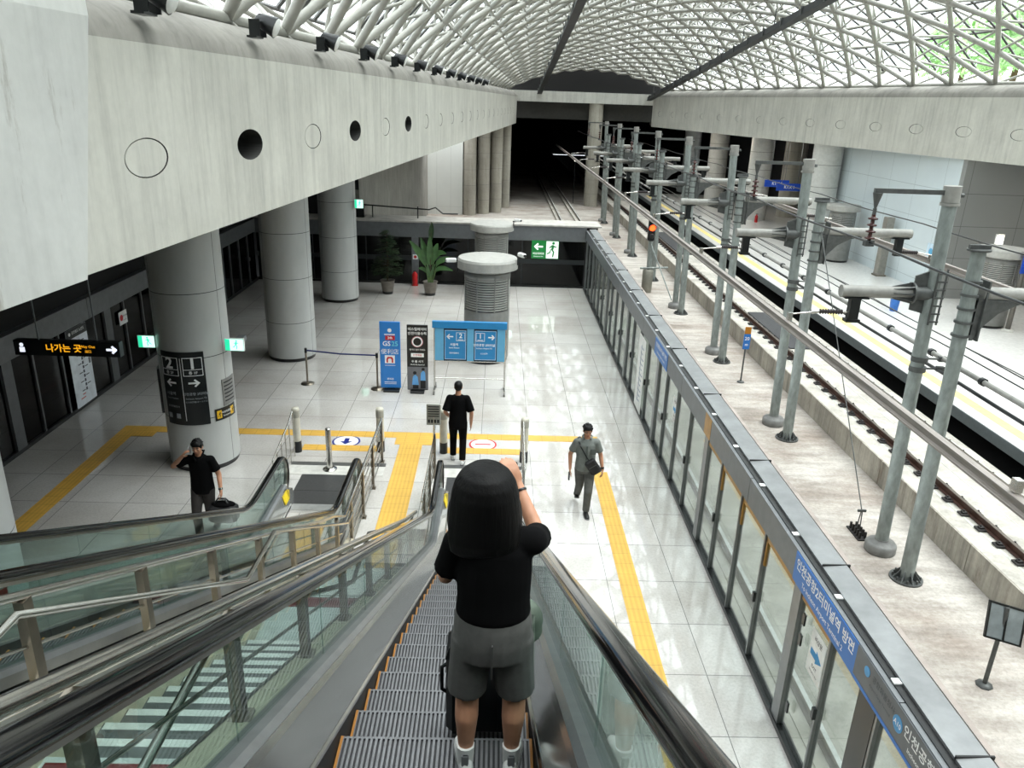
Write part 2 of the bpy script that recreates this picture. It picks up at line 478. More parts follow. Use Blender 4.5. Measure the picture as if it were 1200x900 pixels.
# upper dark wall over the left screen doors and the wall closing that side
struct('wall_left_upper', MB().box(-9.95,-9.66,-4,31.7,2.42,5.5), BLACK)
struct('wall_left_outer', MB().box(-13.5,-13.2,-4,32,-1.7,5.5), DARKW)
struct('floor_left_track', MB().box(-13.5,-9.6,-4,32,-1.9,-1.5), DARKW)
# hall beyond the platform: side wall, bright end panel
struct('wall_left_far', MB().box(-6.1,-5.6,31.7,62.6,-1.7,5.5), CONC)
ew = MB(); ew.box(-6.1,-2.85,62.4,62.9,-1.7,5.5); struct('wall_end_panel', ew, mat_panelwall('marbled_panels',(222,226,222),1.1,7,0,.4,(190,194,190)))
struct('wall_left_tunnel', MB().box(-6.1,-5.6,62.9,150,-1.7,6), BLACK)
struct('floor_far', MB().box(-13.4,9.6,31.7,150,-1.9,-1.6), DECK)
struct('floor_deck', MB().box(6.62,9.62,-4,31.7,-1.9,-1.6), DECK)
struct('floor_trackbed', MB().box(3.6,6.62,-4,31.7,-1.9,-1.45), TRACKC)
# end portal
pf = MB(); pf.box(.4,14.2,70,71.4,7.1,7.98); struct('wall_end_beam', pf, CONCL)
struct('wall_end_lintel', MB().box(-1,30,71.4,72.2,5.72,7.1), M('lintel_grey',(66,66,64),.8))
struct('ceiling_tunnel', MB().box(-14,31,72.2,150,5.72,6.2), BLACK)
struct('wall_tunnel_end', MB().box(-14,31,149,150,-1.9,6), BLACK)
struct('wall_tunnel_right', MB().box(30,30.6,31,150,-1.9,6), BLACK)
# ------------------------------------------------------------ right platform
struct('floor_right', MB().box(12.72,30,-4,72,-.72,-.45), M('white_terrazzo',(232,230,226),.16,0,.04,7,spec=.6))
struct('trim_1', MB().box(12.68,12.76,-4,72,-.74,-.452), M('edge_grey',(92,100,102),.5))
struct('floor_pit', MB().box(12.2,16,-4,90,-2.0,-1.65), DARKW)
struct('wall_under_platform', MB().box(14.6,15,-4,90,-1.7,-.72), BLACK)  # black colour carries the shadow under the platform edge
o = solo('tactile_paving', MB().box(13.12,13.45,-4,70,-.449,-.443), YELP, 'pale yellow strip along the edge of the platform across the tracks', 'tactile paving', 'yellow tactile strips')
struct('wall_right_panel', MB().box(19.3,19.6,32.9,46.9,-.45,5.45), mat_panelwall('white_glazed_panels',(214,224,228),2.4,1.35,1,.2,(168,178,182)))
struct('wall_right_grey', MB().box(19.3,30,32.6,32.9,-.45,5.45), mat_panelwall('grey_panels',(150,152,150),2.4,1.35,0,.4,(96,98,97)))
struct('wall_right_outer', MB().box(29.6,30,-4,32.6,-.45,5.45), CONC)
struct('wall_right_dark', MB().box(23.5,24,46.9,90,-.7,5.5), DARKW)
# slab of the far track
struct('floor_track_slab', MB().box(9.6,12.24,-4,110,-1.75,-.95), TRACKC)
kb = MB()
for k in range(58):
    y=-4+1.9*k; kb.box(9.56,9.615,y+.012,y+1.888,-1.6,-.955)
struct('trim_2', kb, KERB)
# ------------------------------------------------------------ back of the platform
bk = thing('wall_back', None, None, kind='structure')
part('fascia', MB().box(-9.6,3.52,30.5,30.62,1.87,2.44), PSDG, bk)
part('ledge', MB().box(-9.6,4.1,30.46,31.9,2.44,2.5), M('ledge_concrete',(176,172,166),.8,0,.1,3), bk)
part('lower_glass', MB().box(-9.5,3.5,30.56,30.58,.08,1.87), GLD, bk)
part('sill', MB().box(-9.6,3.52,30.5,30.62,0,.08), PSDK, bk)
part('backing', MB().box(-9.6,4.1,31.6,31.9,-1.7,2.44), BLACK, bk)
fr = MB()
for x in (-9.4,-7.3,-5.2,-1.15,1.0): fr.box(x-.02,x+.02,30.52,30.6,.08,1.87)
fr.box(-9.5,3.5,30.53,30.55,.95,1.13)
part('frame', fr, M('frame_dark',(44,48,50),.4,.3), bk)
part('post', MB().box(-3.38,-3.12,30.44,30.62,0,1.87), PSDG, bk)

struct('wall_left_cross', MB().box(-13.4,-6.1,31.7,32.1,-1.7,5.5), DARKW)
struct('floor_tunnel', MB().box(9.6,31,72,150,-2.3,-2.0), BLACK)
struct('wall_tunnel_side', MB().box(-14,-13.4,31.7,150,-1.9,6), BLACK)
# ------------------------------------------------------------ vaulted space-frame roof
roof = thing('roof', None, None, kind='structure')
DY = 1.24; NJ = 20
def rpt(i, j, up=0):
    y = 70.0-i*DY; s = j/NJ
    xl = XL(y)-.75; xr = XR(y)+.75
    rise = 1.55+.093*(70-y)
    w = xr-xl
    z = 8.05+.25*s + rise*(4*s*(1-s))**.92
    # outward normal of the arch
    e = .001; s2=min(1,s+e); s1=max(0,s-e)
    za = 8.05+.25*s1+rise*(max(0,4*s1*(1-s1)))**.92; zb = 8.05+.25*s2+rise*(max(0,4*s2*(1-s2)))**.92
    t = Vector(((s2-s1)*w,0,zb-za)).normalized(); nn = Vector((-t.z,0,t.x))
    return Vector((xl+w*s, y, z))+nn*up
NI = 59; BAY = 6
UP = 1.15
for b in range(0, NI, BAY):
    ch = MB(); wb = MB(); pu = MB(); gl = MB()
    for i in range(b, min(b+BAY, NI)):
        for j in range(NJ+1):
            if (i+j)%2==0:
                p = rpt(i,j)
                for dj in (-1,1):
                    if 0<=j+dj<=NJ: ch.cyl(p, rpt(i+1,j+dj), .10, n=7, caps=False)
                # webs up to the outer layer
                for di,dj in ((1,0),(-1,0),(0,1),(0,-1)):
                    if 0<=j+dj<=NJ and 0<=i+di<=NI: wb.cyl(p, rpt(i+di,j+dj,UP), .05, n=5, caps=False)
                if j in (0,NJ):
                    q = rpt(i,j); d = -1 if j==0 else 1
                    wb.cyl(q, q+Vector((-d*.5,0,-.42)), .04, n=5)
            # outer layer: purlins along and across, glazing bars
            if j<NJ:
                a=rpt(i,j,UP); c=rpt(i,j+1,UP); e=rpt(i+1,j,UP); g=rpt(i+1,j+1,UP)
                pu.cyl(a,e,.05,n=4,caps=False,smooth=False)
                pu.cyl(a,c,.05,n=4,caps=False,smooth=False)
                if (i+j)%2: ch.cyl(a,g,.05,n=5,caps=False)
                else: ch.cyl(c,e,.05,n=5,caps=False)
                up=Vector((0,0,.09))
                gl.add([a+up,c+up,g+up,e+up],[(0,1,2,3)])
        if True:
            # bottom longitudinal ties every fourth line
            for j in (0,NJ):
                ch.cyl(rpt(i,j),rpt(i+1,j),.10,n=7,caps=False)
    part('truss_chords', ch, STEEL, roof); part('truss_webs', wb, STEEL, roof); part('purlins', pu, STEELD, roof); part('glazing', gl, GLROOF, roof)
# dark service beams hung under the vault
for x,zf,lab in ((3.26,7.72,'dark service beam running under the roof vault, the one nearer the left wall'),(12.64,7.48,'dark service beam running under the roof vault, the one nearer the right wall')):
    y0=12; f=lambda y: zf+(70-y)*.0965
    t = thing('service_beam', lab, 'roof beam', (x,70,zf), 'service beams under the roof')
    mm = MB()
    mm.loft([[(x+dx,y,f(y)+dz) for dx,dz in ((-.14,0),(.14,0),(.14,.28),(-.14,.28))] for y in (69.9,y0)])
    part('girder', mm, M('dark_beam_steel',(50,52,54),.5,.3), t)
    cl=MB()
    for k in range(24):
        y=69-2.4*k; cl.box(x-.2,x+.2,y-.05,y+.05,f(y)-.03,f(y)+.34)
    part('clamps', cl, GALVD, t)
    hg=MB()
    for k in range(12):
        y=68-4.8*k; hg.cyl((x,y,f(y)+.2),(x,y,f(y)+1.0),.03,n=5)
    part('hangers', hg, STEELD, t)
    fl=MB(); fl.loft([[(x+dx,y,f(y)+dz) for dx,dz in ((-.2,-.03),(.2,-.03),(.2,.0),(-.2,.0))] for y in (69.9,y0)])
    part('bottom_flange', fl, M('dark_beam_steel',(50,52,54),.5,.3), t)
# floodlights on the shoulder of the left wall
ORD=['nearest','second','third','fourth','fifth','sixth','seventh','eighth','ninth','tenth','eleventh','twelfth','thirteenth','fourteenth','fifteenth']
flood=None
for k in range(12):
    y=9.07+3.06*k; x=XL(y)+.05
    lab='small black floodlight with white lens on the left wall shoulder, '+(ORD[k]+' of the row' if k else 'nearest of the row')
    if flood is None:
        flood=thing('floodlight',lab,'floodlight',(x,y,7.86),'floodlights along the left wall')
        R=Matrix.Rotation(rad(-35),3,'Y')
        hb=MB(); prof=[(.03,-.16),(.09,-.13),(.115,0),(.14,.12),(.15,.15)]
        for r in [0]: hb.lathe(prof,(0,0,0),16)
        hb.v=[tuple(Matrix.Rotation(rad(112),3,'Y')@Vector(v)+Vector((.10,0,.08))) for v in hb.v]
        part('housing',hb,SIGNK,flood,True)
        ln=MB().lathe([(.135,.152),(.12,.17),(.02,.178)],(0,0,0),16)
        ln.v=[tuple(Matrix.Rotation(rad(112),3,'Y')@Vector(v)+Vector((.10,0,.08))) for v in ln.v]
        part('lens',ln,WHITE,flood,True)
        br=MB().box(-.1,.05,-.17,-.15,-.1,.12).box(-.1,.05,.15,.17,-.1,.12).box(-.14,.0,-.17,.17,-.12,-.09)
        part('bracket',br,SIGNK,flood,True)
    else: dup(flood,(x,y,7.86),lab)
# ------------------------------------------------------------ trees on the bank outside the glazing
struct('hill', MB().loft([[(24.5,y,7.6),(30,y,8.0),(70,y,11.5),(70,y,7),(24.5,y,7)] for y in (-10,80)]), M('bank_grass',(150,170,132),.9,0,.2))
LEAF=M('tree_leaves',(140,178,118),.7,0,.25,3)
for q,(x,y,zt,lab) in enumerate(((31.5,46,15,'green tree seen through the roof glazing at the top right, nearest one'),(35.5,57,16,'green tree outside the roof glazing, between the two others on the bank'),(38,68,17,'green tree outside the roof glazing, farthest along the bank'))):
    rnd=random.Random(q)
    zb=8+(x-30)*.0875
    t=thing('tree',lab,'tree',(x,y,zb),'trees outside the roof')
    part('trunk',MB().tube([(x,y,zb-.3),(x+.1,y,zb+2),(x,y+.2,zb+4)],[.25,.2,.1],8),M('bark',(84,66,50),.9),t)
    c=MB()
    for k in range(1100):
        a=rnd.uniform(0,2*PI); e=rnd.uniform(-.6,1); r=rnd.uniform(2.0,3.6)
        p=Vector((x+r*math.cos(a)*math.cos(e),y+r*math.sin(a)*math.cos(e),zb+3.2+r*math.sin(e)*.95))
        u=Vector((rnd.uniform(-1,1),rnd.uniform(-1,1),rnd.uniform(-1,1))).normalized(); w=u.orthogonal().normalized()
        s=rnd.uniform(.22,.44)
        c.quad(p-u*s,p+w*s*.5,p+u*s,p-w*s*.5)
    part('foliage',c,LEAF,t)

gp=[rpt(0,j,.9) for j in range(NJ+1)]
gm=MB(); gm.loft([[(p.x,yy,7.1) for p in gp]+[(p.x,yy,p.z) for p in reversed(gp)] for yy in (70.6,71.0)])
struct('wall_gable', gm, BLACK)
# ------------------------------------------------------------ flat-panel helper with lettering
_txt = {}
def glyphs(body, size, bold=.0, align='LEFT'):
    cu = D.curves.new('t','FONT'); cu.body = body; cu.size = size; cu.align_x = align; cu.align_y='CENTER'; cu.offset = bold*size; cu.resolution_u = 2
    o = D.objects.new('t',cu); COL.objects.link(o)
    dg = bpy.context.evaluated_depsgraph_get(); dg.update()
    me = D.meshes.new_from_object(o.evaluated_get(dg))
    vs=[(v.co.x,v.co.y) for v in me.vertices]; fs=[tuple(p.vertices) for p in me.polygons]
    D.objects.remove(o); D.curves.remove(cu); D.meshes.remove(me)
    return vs,fs
class Panel:
    """maps (u right, v up, n out) to world; f is any callable"""
    def __init__(s,f,seg=1): s.f=f; s.seg=seg
    def text(s,mb,body,size,u,v,n=.004,bold=.012,align='CENTER',sx=1):
        vs,fs=glyphs(body,size,bold,align)
        return mb.add([s.f(u+x*sx,v+y,n) for x,y in vs],fs)
    def rect(s,mb,u0,u1,v0,v1,n0=0,n1=.003,seg=1):
        if s.seg>1: seg=max(1,int(abs(u1-u0)/.04))
        for k in range(seg):
            a=u0+(u1-u0)*k/seg; b=u0+(u1-u0)*(k+1)/seg
            mb.loft([[s.f(a,v0,n),s.f(b,v0,n),s.f(b,v1,n),s.f(a,v1,n)] for n in (n0,n1)])
        return mb
    def poly(s,mb,pts,n0=0,n1=.003):
        return mb.loft([[s.f(u,v,n) for u,v in pts] for n in (n0,n1)])
    def frame(s,mb,u0,u1,v0,v1,w,n0=0,n1=.004):
        s.rect(mb,u0,u1,v0,v0+w,n0,n1); s.rect(mb,u0,u1,v1-w,v1,n0,n1); s.rect(mb,u0,u0+w,v0,v1,n0,n1); s.rect(mb,u1-w,u1,v0,v1,n0,n1); return mb
    def arrow(s,mb,u,v,L,d,n0=.003,n1=.005,w=.18):
        """arrow of length L pointing d=(du,dv)"""
        dx,dy=d; t=w*L*.5; h=.40*L
        P=lambda a,b:(u+dx*a-dy*b, v+dy*a+dx*b)
        s.poly(mb,[P(-L/2,-t),P(L/2-t,-t),P(L/2-t,t),P(-L/2,t)],n0,n1)
        for q in (1,-1):
            s.poly(mb,[P(L/2,0),P(L/2-h,q*h),P(L/2-h-t*1.4,q*(h-t*1.1)) ,P(L/2-2.6*t,0)],n0,n1)
        return mb
    def block_arrow(s,mb,u,v,L,n0,n1):
        h=L*.28
        s.poly(mb,[(u-L/2,v-h*.5),(u,v-h*.5),(u,v-h),(u+L/2,v),(u,v+h),(u,v+h*.5),(u-L/2,v+h*.5)],n0,n1); return mb
    def circle(s,mb,u,v,r,n0=.003,n1=.005,n=24):
        return s.poly(mb,[(u+r*math.cos(2*PI*k/n),v+r*math.sin(2*PI*k/n)) for k in range(n)],n0,n1)
    def man(s,mb,u,v,h,n0=.004,n1=.006,mir=1):
        """running figure pictogram"""
        k=h
        s.circle(mb,u+.05*k*mir,v+.40*k,.085*k,n0,n1,12)
        for pts in (((-.05,.30),(.09,.28),(.06,.02),(-.07,.02)),((.05,.26),(.24,.20),(.23,.13),(.05,.17)),((-.05,.28),(-.22,.14),(-.17,.09),(-.03,.2)),((.0,.05),(.12,-.12),(.06,-.44),(-.01,-.42),(.03,-.13),(-.08,.02)),((-.06,.05),(-.14,-.2),(-.33,-.28),(-.32,-.20),(-.2,-.15),(-.1,.06))):
            s.poly(mb,[(u+a*k*mir,v+b*k) for a,b in pts],n0,n1)
        return mb
def plane_panel(o,ud,vd):
    o=Vector(o); ud=Vector(ud).normalized(); vd=Vector(vd).normalized(); nd=ud.cross(vd)
    return Panel(lambda u,v,n: o+ud*u+vd*v+nd*n)

# ------------------------------------------------------------ right-hand platform screen doors
PX=3.52
def screen_right():
    t=thing('platform_screen_door','grey glazed platform screen doors along the right edge of the platform, under a sign fascia','screen doors',(PX,-3,0))
    y0,y1=-3.0,30.45
    hd=MB()
    ys=[y0]+[1.0+4.12*k for k in range(8)][0:8]+[y1]
    for a,b in zip(ys[:-1],ys[1:]): hd.box(PX-.02,PX+.14,a+.006,b-.006,1.97,2.34)
    part('header',hd,PSDG,t)
    part('cap_sheet',MB().loft([[(PX+.1,y,2.30),(PX+.1,y,2.38),(PX+.36,y,2.40),(PX+.40,y,2.36),(PX+.40,y,2.28)] for y in (y0,y1)]),CAPG,t)
    sm=MB()
    for k in range(12): sm.box(PX+.1,PX+.405,1.9+2.6*k-.008,1.9+2.6*k+.008,2.33,2.4035)
    part('cap_joints',sm,PSDK,t)
    part('gap_strip',MB().box(PX+.03,PX+.1,y0,y1,2.335,2.352),PSDK,t)
    cl=MB()
    for k in range(26): cl.box(PX+.03,PX+.1,-2+1.22*k,-1.93+1.22*k,2.352,2.366)
    part('gap_clips',cl,WHITE,t)
    part('cap_upstand',MB().loft([[(PX+.4,y,2.2),(PX+.4,y,2.372),(PX+.46,y,2.365),(PX+.46,y,2.2)] for y in (y0,y1)]),M('upstand',(150,140,134),.8,0,.1,4),t)
    part('sill',MB().box(PX-.02,PX+.1,y0,y1,0,.07),PSDK,t)
    # posts and leaves: module of four leaves
    wide=MB(); thin=MB(); k0=0
    gold=MB(); blk=MB()
    y=7.46-12*1.03; idx=0; lat=MB()
    edges=[]
    while y<y1-.3:
        isw = (idx%4==0)
        w=.2 if isw else .035
        (wide if isw else thin).box(PX-.005,PX+.075,y-w/2-(.12 if isw else 0),y+w/2-(.12 if isw else 0),.07,1.97)
        edges.append((y,idx)); y+=1.03; idx+=1
    part('post',wide,PSDM,t); part('mullion',thin,PSDM,t)
    for (ya,i),(yb,_) in zip(edges[:-1],edges[1:]):
        if yb<-1: continue
        g=MB().box(PX+.03,PX+.042,ya+.02,yb-.02,.07,1.97)
        part('glass_pane',g,GLR,t)
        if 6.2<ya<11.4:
            gold.box(PX+.015,PX+.06,ya+.03,yb-.03,1.86,1.97);  # gold strips stand in for a warm reflection at the door tops
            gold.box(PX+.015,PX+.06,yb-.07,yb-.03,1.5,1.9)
        if i%4 in (1,3): lat.box(PX-.04,PX+.0,ya-.025,ya+.025,.92,1.06)
    part('door_latch',lat,SIGNK,t)
    part('warm_reflection',gold,GOLD,t)
    blk.box(PX-.01,PX+.08,5.42,5.74,.07,1.97); blk.box(PX-.01,PX+.08,4.4,4.62,.07,1.97)
    part('black_post',blk,PSDK,t)
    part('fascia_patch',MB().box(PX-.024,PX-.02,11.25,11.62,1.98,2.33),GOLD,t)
    # door with hinges at the first wide post
    hg=MB()
    for z in (1.72,1.45,.5): hg.box(PX-.02,PX+.0,7.02,7.08,z-.07,z+.07)
    part('hinge',hg,SIGNK,t)
    # fascia signs: u runs towards the viewer (-y), facing -x
    P=plane_panel((PX-.021,7.48,1.97),(0,-1,0),(0,0,1))
    s=MB(); P.rect(s,0,1.6,0,.36,0,.008); sg=part('direction_sign',s,BLUE,t)
    L=MB(); P.text(L,'인천공항2터미널역 방면',.15,.8,.235,.009,.02); P.text(L,'To Incheon Airport Terminal 2',.085,.8,.085,.009,.012)
    part('lettering',L,LETW,sg)
    s=MB(); P.rect(s,1.6,4.4,0,.36,0,.008); sg=part('line_sign',s,M('sign_grey',(92,97,102),.4),t)
    s=MB(); P.rect(s,1.6,4.4,0,.035,.008,.012); part('blue_line',s,BLUE,sg)
    s=MB(); P.circle(s,2.42,.2,.075,.008,.012); P.circle(s,1.83,.24,.05,.008,.012); part('station_dot',s,M('dot_blue',(70,150,205),.4),sg)
    L=MB(); P.text(L,'A10',.07,2.42,.2,.013,.012); P.text(L,'인천공항 1터미널',.13,2.98,.235,.009,.016,); P.text(L,'Incheon Airport Terminal 1',.06,2.95,.115,.009); part('lettering',L,LETW,sg)
    L=MB(); P.text(L,'공항화물청사',.075,2.14,.25,.009,.01); P.text(L,'Airport Cargo Terminal',.04,2.1,.16,.009); part('faded_lettering',L,M('faded_lettering',(62,66,70),.5),sg)
    # second, distant direction sign and the route map
    P=plane_panel((PX-.021,15.95,1.97),(0,-1,0),(0,0,1))
    s=MB(); P.rect(s,0,1.3,0,.36,0,.008); sg=part('direction_sign',s,BLUE,t)
    L=MB(); P.text(L,'인천공항2터미널역 방면',.11,.65,.235,.009,.02); P.text(L,'To Incheon Airport Terminal 2',.066,.65,.1,.009); part('lettering',L,LETW,sg)
    P=plane_panel((PX-.02,17.75,.1),(0,-1,0),(0,0,1))
    s=MB(); P.rect(s,.05,.85,0,1.8,0,.01); rm=part('route_map',s,WHITE,t)
    L=MB(); P.rect(L,.4,.43,.2,1.6,.01,.013)
    for k in range(11): P.circle(L,.415,.25+.13*k,.028,.012,.016,10); P.rect(L,.5,.5+.12+.05*(k%3),.24+.13*k,.26+.13*k,.01,.013)
    part('route_line',L,M('map_blue',(70,96,140),.5),rm)
    # notice on the near door and on a distant door
    for ya,sz in ((6.88,1),(14.0,.9)):
        P=plane_panel((PX+.028,ya,1.22),(0,-1,0),(0,0,1))
        s=MB(); P.rect(s,0,.36*sz,0,.54*sz,0,.004); nt_=part('notice',s,WHITE,t)
        s=MB(); P.block_arrow(s,.18*sz,.27*sz,.28*sz,.004,.006); part('notice_arrow',s,M('notice_blue',(40,140,200),.5),nt_)
        L=MB(); P.text(L,'비상문',.07*sz,.18*sz,.45*sz,.005,.02); P.text(L,'EXIT',.06*sz,.18*sz,.13*sz,.005); P.text(L,'Emergency door',.03*sz,.18*sz,.06*sz,.005); part('notice_text',L,INK,nt_)
    return t
screen_right()
# ------------------------------------------------------------ left-hand screen doors (dark side)
def screen_left():
    X=-9.5
    t=thing('platform_screen_door','dark platform screen doors along the left edge of the platform, behind the columns','screen doors',(X,-3,0))
    hd=MB(); ys=[-3+4.1*k for k in range(9)]; ys[-1]=30.44
    for a,b in zip(ys[:-1],ys[1:]): hd.box(X-.16,X+.02,a+.008,b-.008,1.93,2.42)
    part('header',hd,M('left_header_grey',(104,106,108),.45,.1),t)
    part('sill',MB().box(X-.14,X+.0,-3,30.44,.002,.09),PSDK,t)
    pw=MB(); th=MB(); lat=MB(); panes=[]
    y=14.15-17*1.02; i=0
    while y<30.2:
        if i%4==1: pw.box(X-.1,X+.01,y-.02,y+.3,.09,1.93)
        else: th.box(X-.1,X+.0,y-.03,y+.03,.09,1.93)
        if i%4==0: lat.box(X-.0,X+.04,y-.03,y+.03,.95,1.08)
        yn=min(y+1.02,30.4)
        if yn>4: panes.append((y+.03 if i%4!=1 else y+.3,yn-.03))
        y+=1.02; i+=1
    part('post',pw,M('left_post_grey',(96,98,100),.4,.3),t); part('mullion',th,M('left_post_grey',(96,98,100),.4,.3),t); part('door_latch',lat,PSDM,t)
    for a,b in panes: part('glass_pane',MB().box(X-.06,X-.045,a,b,.09,1.93),GLD,t)
    P=plane_panel((X+.012,16.42,.08),(0,1,0),(0,0,1))
    s=MB(); P.rect(s,0,.88,0,1.83,0,.01); rm=part('route_map',s,M('map_white',(226,232,238),.35),t)
    s=MB(); P.rect(s,0,.88,1.62,1.83,.01,.014); part('map_header',s,SIGNK,rm)
    s=MB(); P.text(s,'공항철도 노선도',.08,.5,1.73,.015,.012); P.circle(s,.14,1.73,.04,.014,.017); part('map_title',s,LETW,rm)
    s=MB()
    for k in range(12): P.rect(s,.47,.53,.3+.105*k,.37+.105*k,.01,.013); P.rect(s,.56 if k%2 else .3,.7 if k%2 else .44,.32+.105*k,.34+.105*k,.01,.013)
    part('route_line',s,M('map_ink',(40,48,66),.5),rm)
    s=MB(); P.rect(s,.2,.4,.16,.18,.01,.013); P.rect(s,.3,.42,.24,.26,.01,.013); part('legend',s,RED,rm)
    P=plane_panel((X+.005,18.9,1.35),(0,1,0),(0,0,1))
    s=MB(); P.rect(s,0,.42,0,.34,0,.006); nt_=part('notice',s,WHITE,t)
    s=MB(); P.circle(s,.12,.18,.08,.006,.009); part('notice_mark',s,RED,nt_); s=MB(); P.text(s,'기대지 마세요',.05,.28,.2,.007); P.text(s,'No leaning',.04,.28,.1,.007); part('notice_text',s,INK,nt_)
    rl=MB().box(X-.9,X-.86,-3,30,.35,.42); part('red_reflection',rl,M('red_line',(150,60,52),.6),t)  # red bar behind the glass stands in for a reflection
screen_left()
# ------------------------------------------------------------ columns
def column_proto(r,h,label,loc,group):
    t=thing('column',label,'column',loc,group)
    part('shaft',MB().lathe([(r,.10),(r,h)],(0,0,0),48),COLM,t,True)
    part('base_ring',MB().lathe([(r-.03,0),(r-.03,.1),(r-.001,.1)],(0,0,0),48,True),PSDK,t,True)
    return t
c1=column_proto(.66,5.34,'round clad column nearest the left escalator landing, wearing the black exit sign',(-5.8,14.25,0),'columns on the left of the platform')
dup(c1,(-5.75,20.97,0),'round clad column standing between the sign column and the plants column')
dup(c1,(-5.7,27.7,0),'round clad column farthest down the platform, near the potted plants')
dup(c1,(-5.97,7.4,0),'round clad column cut by the left picture edge, beside the red poster')
# black wrap sign on the first column
def wrap(cx,cy,r,z0,ac):  # u along the surface to the viewer's right
    return Panel(lambda u,v,n: Vector((cx+(r+n+(.012 if n>.0145 else 0))*math.cos(ac+u/r), cy+(r+n+(.012 if n>.0145 else 0))*math.sin(ac+u/r), z0+v)),8)
PS=wrap(-5.8,14.25,.662,1.0,rad(-90))
t=thing('wrap_sign','black curved exit sign with white 2 and 1 and arrows on the nearest full column','sign',(-5.8,13.55,1.0))
s=MB(); PS.rect(s,-.44,.40,0,1.46,.0,.012); part('panel',s,SIGNK,t)
s=MB(); PS.rect(s,-.022,-.012,.1,1.35,.015,.018)
for u,n in ((-.23,'2'),(.19,'1')):
    PS.frame(s,u-.17,u+.17,1.0,1.36,.012,.015,.018); PS.rect(s,u-.17,u+.17,1.12,1.13,.015,.018); PS.text(s,n,.3,u,1.24,.017,.03); PS.text(s,'층 1F' if n=='1' else '층 2F',.07,u,1.06,.017,.015)
PS.arrow(s,-.23,.86,.2,(-1,0),.015,.018); PS.arrow(s,.19,.86,.2,(1,0),.015,.018)
part('pictogram',s,LETW,t)
s=MB(); PS.text(s,'서울역',.075,-.26,.64,.017,.016); PS.text(s,'Seoul Station',.045,-.24,.55,.017); PS.text(s,'공항화물청사',.045,-.24,.38,.017); PS.text(s,'인천공항 2터미널',.062,.195,.64,.017,.016); PS.text(s,'Incheon Airport T2',.045,.195,.55,.017); PS.text(s,'仁川空港第2ターミナル',.036,.195,.48,.017); PS.rect(s,-.38,-.3,.14,.24,.015,.017); PS.rect(s,-.2,-.12,.14,.24,.015,.017)
part('lettering',s,LETG,t)
t=thing('wrap_sign','dark curved notice with yellow pictograms on the right flank of the sign column','sign',(-5.3,13.8,1.0))
s=MB(); PS.rect(s,.50,1.02,.02,.26,.0,.012); part('panel',s,SIGNK,t)
s=MB(); PS.rect(s,.53,.63,.06,.22,.012,.0145); PS.rect(s,.85,.95,.06,.22,.012,.0145); part('pictogram',s,M('picto_yellow',(238,190,40),.4),t)
s=MB(); PS.man(s,.58,.14,.12,.017,.019); PS.man(s,.90,.14,.12,.017,.019); part('pictogram_figure',s,INK,t)
s=MB(); PS.text(s,'비상용품함',.05,.74,.17,.016); PS.text(s,'Emergency',.04,.74,.1,.016); part('lettering',s,LETW,t)
t=thing('wrap_sign','grey curved route notice above the yellow pictograms on the sign column','sign',(-5.2,13.9,1.3))
s=MB(); PS.rect(s,.70,1.1,.28,.82,.0,.012,8); part('panel',s,M('notice_grey',(120,120,118),.4),t)
s=MB()
for k in range(6): PS.rect(s,.74,1.02,.36+.075*k,.385+.075*k,.012,.014,4)
part('text_lines',s,INK,t)
t=thing('wrap_sign','narrow black panel on the left flank of the sign column','sign',(-6.4,14.0,1.0))
s=MB(); PS.rect(s,-.98,-.72,.1,1.0,.0,.03,5); part('panel',s,SIGNK,t); s=MB(); PS.frame(s,-.96,-.74,.13,.97,.01,.03,.033); part('frame',s,PSDM,t)
def exit_box(x,y,z,w,h,label,ud=(1,0,0),flip=1):
    P=plane_panel((x,y,z),ud,(0,0,1))
    t=thing('exit_light',label,'exit sign',(x,y,z),'small lit exit signs')
    s=MB(); P.rect(s,0,w,0,h,-.06,0); part('housing',s,WHITE,t); s=MB(); P.rect(s,w*.3,w*.7,h*.3,h*.7,-.5,-.06); part('mount',s,PSDG,t)
    s=MB(); P.rect(s,.01,w-.01,.01,h-.01,0,.004); part('screen',s,GREENP,t)
    s=MB(); P.rect(s,.01,w*.28,.01,h-.01,.004,.006); P.man(s,w*.6,h*.5,h*.8,.004,.006,flip); part('pictogram',s,GREENL,t)
exit_box(-6.72,13.95,2.42,.32,.24,'small lit green exit sign on the left side of the sign column',flip=-1)
exit_box(-5.1,13.95,2.40,.36,.24,'small lit green exit sign on the right side of the sign column')
exit_box(.30,28.6,1.30,.36,.3,'small lit green exit sign at the foot of the farther louvred column')
exit_box(-5.0,27.3,3.35,.3,.3,'small lit green exit sign beside the farthest clad column')
# poster on the near left column, low
P=wrap(-5.97,7.4,.662,.9,rad(-38))
t=thing('poster','dark red poster low on the column at the left picture edge','poster',(-5.3,7.0,.9))
s=MB(); P.rect(s,-.3,.3,0,.9,0,.012,6); part('sheet',s,M('poster_red',(120,26,24),.4),t); s=MB(); P.circle(s,0,.5,.14,.012,.015); P.text(s,'119',.14,.0,.2,.015,.02); part('print',s,LETG,t)
